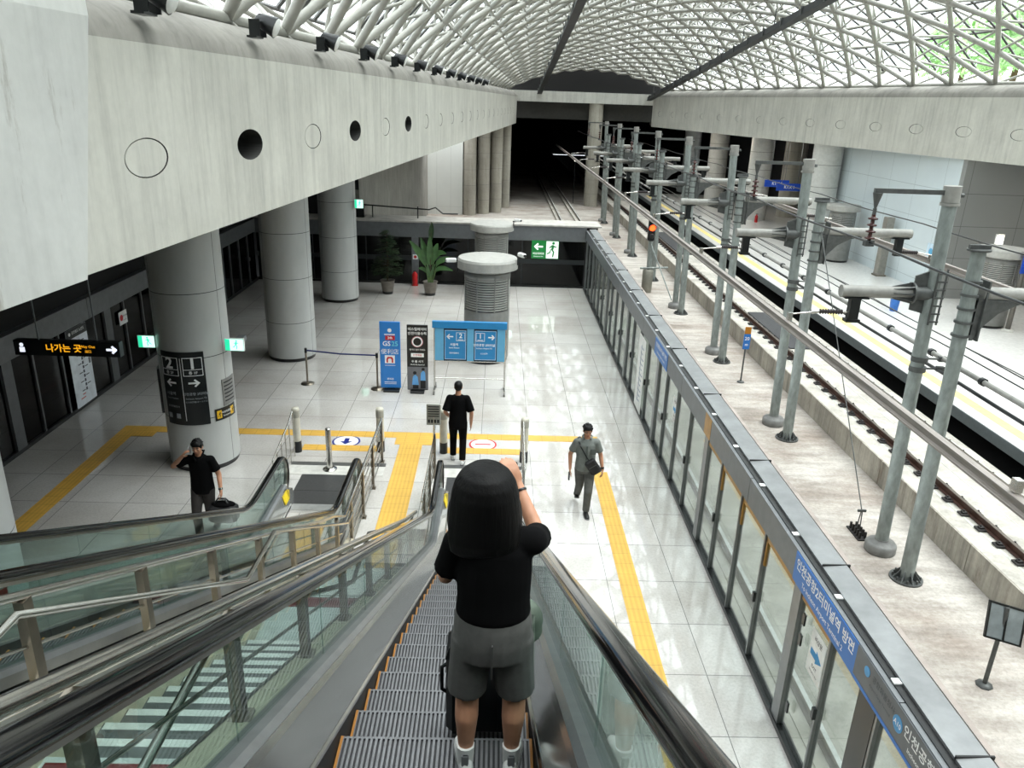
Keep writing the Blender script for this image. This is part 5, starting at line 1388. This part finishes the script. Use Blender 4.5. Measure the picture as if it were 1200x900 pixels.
def head_pieces(mb,c,k,f,up=V(0,0,1)):
    """c: centre of the skull; f: facing direction; k: head height in metres"""
    f=Vector(f).normalized(); up=(up-f*up.dot(f)).normalized(); s=f.cross(up)
    R=Matrix((s,f,up)).transposed(); at=lambda x,y,z:c+s*x*k+f*y*k+up*z*k
    mb.ball(at(0,-.04,.10),.325*k,.40*k,.40*k,n=20,m=12,rot=R)
    mb.ball(at(0,.07,-.16),.265*k,.30*k,.33*k,n=18,m=10,rot=R)
    mb.ball(at(0,.17,-.37),.15*k,.15*k,.11*k,rot=R)             # chin
    mb.ball(at(0,.29,.07),.20*k,.08*k,.05*k,rot=R)              # brow
    mb.cyl(at(0,.33,.03),at(0,.44,-.12),.035*k,.062*k,8); mb.ball(at(0,.41,-.13),.065*k,.06*k,.045*k,rot=R)   # nose
    for q in (-1,1):
        mb.ball(at(.17*q,.25,-.10),.10*k,.09*k,.09*k,rot=R)     # cheek
        mb.ball(at(.335*q,-.03,-.04),.035*k,.09*k,.14*k,rot=R)  # ear
    mb.ball(at(0,.335,-.255),.10*k,.05*k,.022*k,rot=R); mb.ball(at(0,.33,-.29),.085*k,.05*k,.024*k,rot=R)
    return at,R
def face_parts(t,at,R,k,brow=True):
    m=MB()
    for q in (-1,1): m.ball(at(.135*q,.315,.0),.052*k,.03*k,.024*k,rot=R)
    part('eyes',m,EYEW,t)
    m=MB()
    for q in (-1,1): m.ball(at(.135*q,.340,.0),.022*k,.012*k,.022*k,rot=R)
    part('pupils',m,EYEB,t)
    m=MB()
    for q in (-1,1): m.tube([at(.06*q,.375,.085),at(.13*q,.36,.105),at(.21*q,.31,.08)],.016*k,6)
    part('eyebrows',m,HAIRM,t)
    part('lips',MB().ball(at(0,.375,-.255),.085*k,.025*k,.014*k,rot=R).ball(at(0,.368,-.288),.075*k,.025*k,.016*k,rot=R),LIP,t)
def shoe(ankle,dirv,mat,t,L=.26,sock=None,pitch=0):
    a=Vector(ankle); d=Vector(dirv).normalized(); 
    up=V(0,0,1); s=d.cross(up).normalized()
    rings=[]
    for u,w,h in ((-.07,.024,.055),(-.055,.034,.085),(.0,.038,.085),(.06,.042,.07),(.12,.046,.052),(.165,.040,.042),(.19,.022,.032)):
        c=a+d*u; b=a.z-.075+pitch*(u+.07)
        rings.append([V(c.x+s.x*w*x,c.y+s.y*w*x,b+z*h) for x,z in ((-.9,.02),(-1,.35),(-.8,.75),(-.4,1),(.4,1),(.8,.75),(1,.35),(.9,.02))])
    sh=part('shoe',MB().loft(rings,True,True),mat,t)
    r2=[]
    for u,w in ((-.075,.030),(-.05,.038),(.0,.041),(.06,.045),(.12,.049),(.17,.042),(.195,.022)):
        c=a+d*u; b=a.z-.085+pitch*(u+.07)
        r2.append([V(c.x+s.x*w*x,c.y+s.y*w*x,b+z) for x,z in ((-1,0),(-1,.02),(1,.02),(1,0))])
    part('sole',MB().loft(r2),SOLE,sh)
    if sock: part('sock',MB().cyl(a+V(0,0,-.03),a+V(0,0,.07),.042,.045,14),sock,t)

# ---- 1: woman on the foreground escalator, seen from behind, photographing
W0=V(.025,2.97,nose(3.15)); WK=1.085
t=thing('person','person seen from behind on the foreground escalator, black t-shirt and grey shorts, raising a phone','person',W0)
o=W0
P_=lambda x,y,z: o+V(x*1.0,y,z)*WK
b=MB()
hipL,hipR=P_(-.085,0,.76),P_(.085,0,.76)
kL,kR=P_(-.105,.02,.43),P_(.105,.02,.43); aL,aR=P_(-.108,-.02,.085),P_(.100,-.02,.085)
stack(b,[(P_(0,0,.70),.15,.11),(P_(0,0,.80),.165,.115),(P_(0,0,.92),.13,.095),(P_(0,.0,1.08),.15,.10),(P_(0,0,1.2),.155,.09),(P_(0,0,1.25),.10,.07)])
for h,kn,an in ((hipL,kL,aL),(hipR,kR,aR)):
    caps(b,[h,h.lerp(kn,.5),kn,kn.lerp(an,.35)+V(0,-.02,0),kn.lerp(an,.8),an],[.088,.078,.058,.058,.040,.036])
    caps(b,[an+V(0,0,-.03),an+V(0,.12,-.05)],[.035,.028])
shL,shR=P_(-.155,0,1.20),P_(.155,0,1.21)
eL,eR=P_(-.205,.05,1.00),P_(.188,.17,1.13); wL,wR=P_(-.10,.27,1.20),P_(.095,.30,1.31)
caps(b,[shL,shL.lerp(eL,.5),eL,eL.lerp(wL,.4),wL],[.052,.046,.038,.036,.026]); caps(b,[shR,shR.lerp(eR,.5),eR,eR.lerp(wR,.4),wR],[.052,.046,.040,.037,.026])
caps(b,[P_(0,0,1.2),P_(-.03,.02,1.32)],[.055,.05])
HX=-.045; hc=P_(HX,.035,1.405); at,R=head_pieces(b,hc,.235,V(0,1,-.10))
hand(b,wR,V(-.30,.05,.85),V(-.5,.6,.1),V(-.4,.2,-.1),1.0,.75); hand(b,wL,V(.35,.45,.75),V(.6,.2,-.1),V(.5,.2,.3),1.0,.6)
part('body',remeshed(b,.0065,4),SKIN,t)
bo=[c for c in t.children][0]; bo.data.transform(Matrix.Translation(-o))
def cloth(name,mb,vox,mat,sm=5):
    me=remeshed(mb,vox,sm,name); me.transform(Matrix.Translation(-Vector(t.location))); return part(name,me,mat,t)
face_parts(t,at,R,.235)
c=MB()
stack(c,[(P_(0,-.0,.855),.172,.130),(P_(0,-.005,.88),.174,.132),(P_(0,-.005,.95),.168,.125),(P_(0,-.005,1.08),.172,.12),(P_(0,-.005,1.18),.168,.108),(P_(0,0,1.25),.125,.085),(P_(0,.005,1.285),.07,.06)],24)
for s_,e_ in ((shL,eL),(shR,eR)):
    m_=s_.lerp(e_,.80); open_tube(c,[s_.lerp(V(o.x,s_.y,s_.z),.35),s_,s_.lerp(e_,.4),m_],[.066,.066,.066,.070])
cloth('t_shirt',c,.009,CLOTHK)
c=MB()
stack(c,[(P_(0,0,.66),.178,.135),(P_(0,0,.74),.186,.142),(P_(0,0,.82),.182,.138),(P_(0,0,.90),.172,.128),(P_(0,0,.95),.150,.115)],24)
for h,kn in ((hipL,kL),(hipR,kR)):
    open_tube(c,[h+V(0,0,-.02),h.lerp(kn,.45),h.lerp(kn,.97)+V((kn.x-o.x)*.04,0,.0)],[.104,.100,.098])
cloth('shorts',c,.009,SHORTG)
part('belt_seam',MB().box(o.x-.003,o.x+.003,o.y-.160,o.y-.146,o.z+.68,o.z+.86),M('seam_dark',(70,70,68),.9),t)
c=MB()
stack(c,[(P_(HX,-.05,1.165),.118,.035),(P_(HX,-.05,1.19),.150,.058),(P_(HX,-.045,1.24),.160,.082),(P_(HX,-.03,1.30),.160,.104),(P_(HX,-.015,1.37),.155,.124),(P_(HX,.0,1.43),.148,.138),(P_(HX,.008,1.475),.134,.131),(P_(HX,.012,1.51),.110,.112),(P_(HX,.015,1.537),.070,.074),(P_(HX,.015,1.55),.01,.01)],28)
for q in (-1,1): c.ball(P_(HX+.112*q,.02,1.30),.046,.078,.13,n=16,m=10)
me=cloth('hair',c,.0065,HAIRL,6)
shoe(aL,V(-.15,1,0),SHOEW,t,sock=SOCKW); shoe(aR,V(.15,1,0),SHOEW,t,sock=SOCKW)
for a in (aL,aR): part('shoe_tab',MB().bbox(a.x-.018,a.x+.018,a.y-.062,a.y-.05,a.z-.02,a.z+.055,.005),M('tab_grey',(120,122,124),.6),t)
part('bracelet',MB().lathe([(.032,-.006),(.034,0),(.032,.006)],(0,0,0),14,True,False),SIGNK,t)
br=[c for c in t.children if c.name.startswith('bracelet')][0]
br.data.transform(Matrix.Translation(wR-o-V(0,0,0)+ (eR-wR)*.12) @ (eR-wR).to_track_quat('Z','Y').to_matrix().to_4x4() @ Matrix.Translation(V(t.location)))
ph=thing('phone','dark smartphone held up in the hands of the photographing person','phone',P_(.0,.38,1.44)); o=o+V(0,.02,.12)
part('body',MB().bbox(o.x-.075,o.x+.085,o.y+.375,o.y+.384,o.z+1.30,o.z+1.375,.004),SIGNK,ph); part('screen',MB().box(o.x-.07,o.x+.08,o.y+.373,o.y+.3752,o.z+1.305,o.z+1.37),emis('phone_screen',(150,160,165),.5),ph)
# suitcase and bag on the next step down
sz=nose(3.15+.405)
st=thing('suitcase','black wheeled suitcase standing on the escalator step in front of the photographing person','suitcase',(.02,3.440,sz))
part('shell',MB().bbox(-.215,.185,3.320,3.560,sz+.05,sz+.62,.035),M('suitcase_black',(16,16,18),.35,0,.1),st)
rb=MB()
for k in range(6): rb.box(-.18+.062*k,-.162+.062*k,3.312,3.322,sz+.1,sz+.57)
part('ribs',rb,SIGNK,st)
for x in (-.17,.14):
    for y in (3.350,3.530): part('wheel',MB().cyl((x-.012,y,sz+.025),(x+.012,y,sz+.025),.025,n=14),RUBBERM,st)
part('side_handle',MB().tube([(-.217,3.440,sz+.25),(-.245,3.440,sz+.27),(-.245,3.440,sz+.42),(-.217,3.440,sz+.44)],.011,8),SIGNK,st)
hd=part('pull_handle',MB().tube([(-.06,3.520,sz+.6),(-.06,3.520,sz+.98),(.12,3.520,sz+.98),(.12,3.520,sz+.6)],.010,8),GALVD,st)
part('grip',MB().cyl((-.02,3.520,sz+.98),(.08,3.520,sz+.98),.016,n=10),SIGNK,hd)
bg=thing('bag','sage green soft bag sitting on the suitcase, showing right of the grey shorts','bag',(.12,3.440,sz+.62))
c=MB(); c.ball((.135,3.420,sz+.76),.165,.11,.14,n=20,m=12); c.ball((.15,3.420,sz+.70),.15,.11,.09,n=18,m=10)
me=remeshed(c,.012,4,'pouch'); me.transform(Matrix.Translation(-V(bg.location))); part('pouch',me,M('bag_sage',(96,108,96),.8,0,.08,10),bg)
part('strap',MB().tube([(.22,3.0,sz+.72),(.235,3.340,sz+.84),(.2,3.0,sz+.92),(.1,3.420,sz+.93),(-.02,3.440,sz+.86)],.012,8),M('strap_sage',(92,104,92),.8),bg)
part('loose_strap',MB().loft([[(x,y,z) for x,y in ((a-.016,3.330),(a+.016,3.330),(a+.016,3.335),(a-.016,3.335))] for a,z in ((-.10,sz+.8),(-.17,sz+.68),(-.205,sz+.56))]),SIGNK,bg)
part('zip',MB().tube([(-.03,3.330,sz+.82),(.1,3.310,sz+.86),(.22,3.340,sz+.80)],.005,6),SIGNK,bg)

# ---- walking figures
def walker(label,loc,face,H,shirt,trous,shoes,arms,legs,hairf,sleeve=.75,lean=0,shirt_hem=.50,sleeve_r=1.0,vox=.0085,long_tr=True):
    """local frame: x right, y forward (facing); face=1 faces +y in the world, -1 faces the camera"""
    global t
    k=H/1.72
    t=thing('person',label,'person',loc)
    o=Vector(loc)
    def p(x,y,z): return o+V(x*k,y*face*k,z*k)
    b=MB(); hips={}; 
    stack(b,[(p(0,0,.80),.155*k,.11*k),(p(0,0,.92),.16*k,.115*k),(p(0,lean*.3,1.08),.14*k,.10*k),(p(0,lean*.6,1.26),.165*k,.11*k),(p(0,lean*.8,1.38),.165*k,.10*k),(p(0,lean*.9,1.45),.09*k,.07*k)])
    caps(b,[p(0,lean*.9,1.42),p(0,lean+.015,1.54)],[.062*k,.055*k])
    hc=p(0,lean+.03,1.612); at,R=head_pieces(b,hc,.235*k,V(0,face,-.08))
    J={}
    for s in (-1,1):
        hip=p(.09*s,0,.88); kn,an=[p(*q) for q in legs[s][:2]]
        J[s]=(hip,kn,an)
        caps(b,[hip,hip.lerp(kn,.5),kn,kn.lerp(an,.35)-V(0,.012*face,0),an],[.088*k,.074*k,.055*k,.052*k,.038*k])
        sh=p(.172*s,lean*.8,1.385); el,wr=[p(*q) for q in arms[s][:2]]; fd,pn,th=[V(v[0],v[1]*face,v[2]) for v in arms[s][2:5]]
        caps(b,[sh,sh.lerp(el,.5),el,el.lerp(wr,.35),wr],[.056*k,.050*k,.041*k,.039*k,.027*k])
        hand(b,wr,fd,pn,th,k*1.0,arms[s][5])
        J[s]+=(sh,el,wr)
    me=remeshed(b,vox,4); me.transform(Matrix.Translation(-o)); part('body',me,SKIN,t)
    face_parts(t,at,R,.235*k)
    def cl(nm,mb,mat,vx=.010,sm=5):
        m=remeshed(mb,vx,sm,nm); m.transform(Matrix.Translation(-o)); return part(nm,m,mat,t)
    c=MB()
    stack(c,[(p(0,0,shirt_hem+.35),.185*k,.135*k),(p(0,0,shirt_hem+.42),.186*k,.137*k),(p(0,lean*.3,1.08),.172*k,.128*k),(p(0,lean*.6,1.26),.178*k,.126*k),(p(0,lean*.8,1.36),.178*k,.114*k),(p(0,lean*.85,1.43),.130*k,.09*k),(p(0,lean*.9,1.462),.082*k,.07*k)],24)
    for s in (-1,1):
        sh,el=J[s][3],J[s][4]
        open_tube(c,[sh.lerp(p(0,lean*.8,1.36),.35),sh,sh.lerp(el,.4),sh.lerp(el,sleeve)],[.074*k,.069*k,.068*k*sleeve_r,.073*k*sleeve_r])
    cl('shirt',c,shirt)
    c=MB()
    stack(c,[(p(0,0,.80),.172*k,.128*k),(p(0,0,.92),.174*k,.128*k),(p(0,0,1.0),.158*k,.115*k)],22)
    for s in (-1,1):
        hip,kn,an=J[s][:3]
        open_tube(c,[hip,hip.lerp(kn,.5),kn,kn.lerp(an,.5),an+ (kn-an).normalized()*.005],[.102*k,.092*k,.076*k,.070*k,.066*k])
    cl('trousers',c,trous)
    c=MB(); hairf(c,at,R,.235*k); cl('hair',c,HAIRM,.008,3)
    for s in (-1,1):
        an=J[s][2]; shoe(an,V(.1*s,face,0),shoes,t,pitch=legs[s][2] if len(legs[s])>2 else 0)
    return p,J,at,R,k
def hair_short(c,at,R,k):
    c.ball(at(0,-.07,.17),.36*k,.42*k,.36*k,n=20,m=12,rot=R); c.ball(at(0,-.2,.0),.34*k,.28*k,.30*k,n=18,m=10,rot=R)
    c.ball(at(.0,.18,.36),.26*k,.2*k,.12*k,rot=R)
    for q in (-1,1): c.ball(at(.27*q,.02,.12),.09*k,.18*k,.2*k,rot=R)
def tufts(c,at,R,k,seed,n=90):
    r_=random.Random(seed)
    for q in range(n):
        a=r_.uniform(0,2*PI); e=r_.uniform(.15,1.5)
        d=V(math.cos(a)*math.cos(e),math.sin(a)*math.cos(e),math.sin(e))
        p=at(d.x*.34,-.07+d.y*.40,.15+d.z*.34); d2=(R@(d+V(r_.uniform(-.8,.8),r_.uniform(-.3,.9),r_.uniform(-.6,.2)))).normalized()
        c.cyl(p,p+d2*k*.13,k*.06,k*.015,6)
def hair_fringe(c,at,R,k):
    hair_short(c,at,R,k); tufts(c,at,R,k,4); c.ball(at(0,.26,.27),.30*k,.13*k,.14*k,rot=R)
DN=(0,.1,-1)
# 2: man in black walking away past the landing
p,J,at,R,k=walker('person in black seen from behind, walking away beyond the foreground escalator landing',(-.70,14.35,0),1,1.74,CLOTHK,CLOTHK,SHOEW,
  {-1:((-.25,-.10,1.12),(-.19,.10,.95),(.2,.9,.1),(.9,-.2,.1),(.1,.3,.9),.6), 1:((.27,-.06,1.10),(.26,-.02,.83),DN,(-1,0,0),(0,1,0),.35)},
  {-1:((-.10,.16,.50),(-.10,.10,.09)),1:((.10,.06,.50),(.10,-.16,.10))},hair_short,sleeve=.90,sleeve_r=1.08,shirt_hem=.42)
# 3: man in grey walking towards the camera with a black sling bag
p,J,at,R,k=walker('person in grey shirt and grey trousers walking toward the escalators with a black sling bag',(1.68,12.42,0),-1,1.72,CLOTHG,TROUG,SHOEK,
  {-1:((-.27,-.06,1.12),(-.27,.02,.86),DN,(1,0,0),(0,1,0),.5), 1:((.27,-.04,1.12),(.31,.06,.87),DN,(-1,0,0),(0,1,0),.7)},
  {-1:((-.07,-.06,.50),(-.07,-.34,.16),.35),1:((.06,.20,.50),(.05,.16,.09))},hair_fringe,sleeve=.72,sleeve_r=1.0,shirt_hem=.50)
pts=[p(-.10,-.11,1.43),p(-.155,0,1.455),p(-.12,.125,1.35),p(.0,.150,1.15),p(.10,.150,1.0),p(.185,.06,.95)]
bag=thing('sling_bag','black sling bag worn across the chest of the person in grey','bag',p(.1,.17,.98),rz=0)
part('strap',MB().loft([[q+V(0,-.0,0)+d for d in (V(-.018,-.006,.01),V(.018,-.006,-.01),V(.018,.004,-.01),V(-.018,.004,.01))] for q in pts]),SIGNK,bag)
c=MB(); Rb=Matrix.Rotation(rad(-35),3,'Y'); 
m=MB().bbox(-.10,.10,-.045,.045,-.15,.15,.03); m.v=[tuple(p(.12,.18,.98)+Rb@Vector(v)) for v in m.v]; part('pouch',m,M('bag_black',(20,20,22),.7,0,.1),bag)
m=MB().box(-.07,.07,-.05,-.046,.02,.03); m.v=[tuple(p(.12,.18,.98)+Rb@Vector(v)) for v in m.v]; part('zip',m,GALVD,bag)
part('glasses',MB().tube([at(-.3,.1,.02),at(-.22,.36,.02),at(-.03,.43,.0)],.004,6).tube([at(.3,.1,.02),at(.22,.36,.02),at(.03,.43,.0)],.004,6),INK,t)
part('collar',MB().tube([p(-.06,.085,1.47),p(-.085,.03,1.50),p(-.05,-.05,1.515),p(.05,-.05,1.515),p(.085,.03,1.50),p(.06,.085,1.47)],.016,8),CLOTHG,t)
part('placket',MB().bbox(p(0,0,0).x-.015,p(0,0,0).x+.015,p(0,.139,0).y-.004,p(0,.139,0).y+.004,1.1*k,1.36*k,.003),M('placket_dark',(84,90,86),.8),t)
part('chest_pocket',MB().bbox(p(.11,0,0).x-.05,p(.11,0,0).x+.05,p(0,.135,0).y-.004,p(0,.135,0).y+.004,1.2*k,1.3*k,.003),M('placket_dark',(84,90,86),.8),t)
wr=J[1][5]; el=J[1][4]; m=MB().cyl(wr.lerp(el,.06),wr.lerp(el,.18),.034,.036,14); part('wristband',m,SIGNK,t)
pk=thing('phone','dark phone carried low in the hand of the person in grey','phone',p(-.28,.05,.74)); part('body',MB().bbox(p(-.285,0,0).x-.012,p(-.285,0,0).x+.012,p(0,.06,0).y-.04,p(0,.06,0).y+.04,.66,.80,.004),SIGNK,pk); part('screen',MB().box(p(-.285,0,0).x-.0135,p(-.285,0,0).x-.012,p(0,.06,0).y-.035,p(0,.06,0).y+.035,.67,.79),PSDK,pk)
# 4: man on the phone beside the left escalator
p,J,at,R,k=walker('person in black polo talking on a phone, carrying a black bag by the sign column',(-4.72,11.3,0),-1,1.76,CLOTHK,TROUD,SHOEK,
  {-1:((-.42,.02,1.26),(-.20,.14,1.50),(.55,.05,.75),(.8,-.2,.1),(.1,.8,.3),.7), 1:((.27,-.02,1.12),(.32,.10,.88),(.05,.1,-1),(-1,0,0),(0,1,0),.8)},
  {-1:((-.08,.16,.50),(-.08,.12,.09)),1:((.09,.04,.50),(.09,-.24,.13),.3)},hair_fringe,sleeve=.72,sleeve_r=1.05,shirt_hem=.47)
part('collar',MB().tube([p(-.015,.12,1.40),p(-.07,.07,1.47),p(-.07,-.04,1.52),p(.07,-.04,1.52),p(.07,.07,1.47),p(.015,.12,1.40)],.018,8),CLOTHK,t)
wr=J[1][5]; el=J[1][4]; part('watch',MB().cyl(wr.lerp(el,.08),wr.lerp(el,.2),.034,.035,14),CHROME,t)
ph=thing('phone','pale phone held to the ear of the person in the black polo','phone',p(-.115,.05,1.58)); m=MB().bbox(-.006,.006,-.036,.036,-.075,.075,.004); Rp=Matrix.Rotation(rad(25),3,'X'); m.v=[tuple(p(-.112,.06,1.575)+Rp@Vector(v)) for v in m.v]; part('body',m,M('phone_pale',(190,190,194),.3),ph)
hp=J[1][5]+V(0,-.01,-.13)
bg=thing('bag','black holdall hanging from the hand of the person in the black polo','bag',hp+V(0,0,-.3))
c=MB(); c.bbox(hp.x-.22,hp.x+.24,hp.y-.12,hp.y+.12,hp.z-.42,hp.z-.10,.05); part('body',c,M('bag_black',(20,20,22),.7,0,.1),bg)
part('handles',MB().tube([hp+V(-.13,-.05,-.12),hp+V(-.06,-.02,.0),hp+V(.06,-.02,.0),hp+V(.14,-.05,-.12)],.012,8).tube([hp+V(-.13,.05,-.12),hp+V(-.06,.01,.0),hp+V(.06,.01,.0),hp+V(.14,.05,-.12)],.012,8),SIGNK,bg)
part('folded_top',MB().ball(hp+V(.02,0,-.1),.2,.1,.05),CLOTHK,bg)
SKY=3.5; EXPO=0.3; SUN=6.3
# ------------------------------------------------------------ camera, world, settings
f_=900.
def _n(v): return Vector(v).normalized()
dY=_n((587-600,119-450,f_)); ny=(13*85+f_*f_)/331.
dD=_n((-85,ny,f_)); dX=_n(dD.cross(dY))
if dX.x<0: dX=-dX
# rows world axes in camera (x right, y down, z forward)
Rw=Matrix((dX,dY,-dD))
cam=D.cameras.new('camera'); co=D.objects.new('camera',cam); COL.objects.link(co)
xr=Rw@Vector((1,0,0)); yu=Rw@Vector((0,-1,0)); zb=Rw@Vector((0,0,-1))
yu=zb.cross(xr).normalized(); xr=yu.cross(zb).normalized()
mw=Matrix.Identity(4)
for r in range(3):
    mw[r][0]=xr[r]; mw[r][1]=yu[r]; mw[r][2]=zb[r]
mw[0][3],mw[1][3],mw[2][3]=0,0,7.0
co.matrix_world=mw
cam.sensor_fit='HORIZONTAL'; cam.sensor_width=36; cam.lens=27.0; cam.clip_start=.05; cam.clip_end=500
SC.camera=co
w=D.worlds.new('sky'); SC.world=w; w.use_nodes=True
nt=w.node_tree; bg=nt.nodes['Background']
tc=nt.nodes.new('ShaderNodeTexCoord'); sp=nt.nodes.new('ShaderNodeSeparateXYZ'); nt.links.new(tc.outputs['Generated'],sp.inputs[0])
cr=nt.nodes.new('ShaderNodeValToRGB'); cr.color_ramp.elements[0].position=.0; cr.color_ramp.elements[0].color=lin((226,234,236)); cr.color_ramp.elements[1].position=.7; cr.color_ramp.elements[1].color=lin((250,253,255))
nt.links.new(sp.outputs[2],cr.inputs[0]); nt.links.new(cr.outputs[0],bg.inputs[0])
bg.inputs[1].default_value=SKY
SC.view_settings.view_transform='Standard'; SC.view_settings.look='None'; SC.view_settings.gamma=1; SC.view_settings.use_curve_mapping=False
SC.view_settings.exposure=EXPO
cy=SC.cycles
cy.max_bounces=7; cy.diffuse_bounces=4; cy.glossy_bounces=4; cy.transmission_bounces=4; cy.transparent_max_bounces=24
cy.sample_clamp_indirect=6; cy.use_denoising=True; cy.caustics_reflective=False; cy.caustics_refractive=False

su=D.lights.new('sun','SUN'); su.energy=SUN; su.angle=rad(55); su.color=(1,.99,.96)
so=D.objects.new('sun',su); COL.objects.link(so); so.rotation_euler=Vector((-.36,.06,-.93)).to_track_quat('-Z','Y').to_euler()
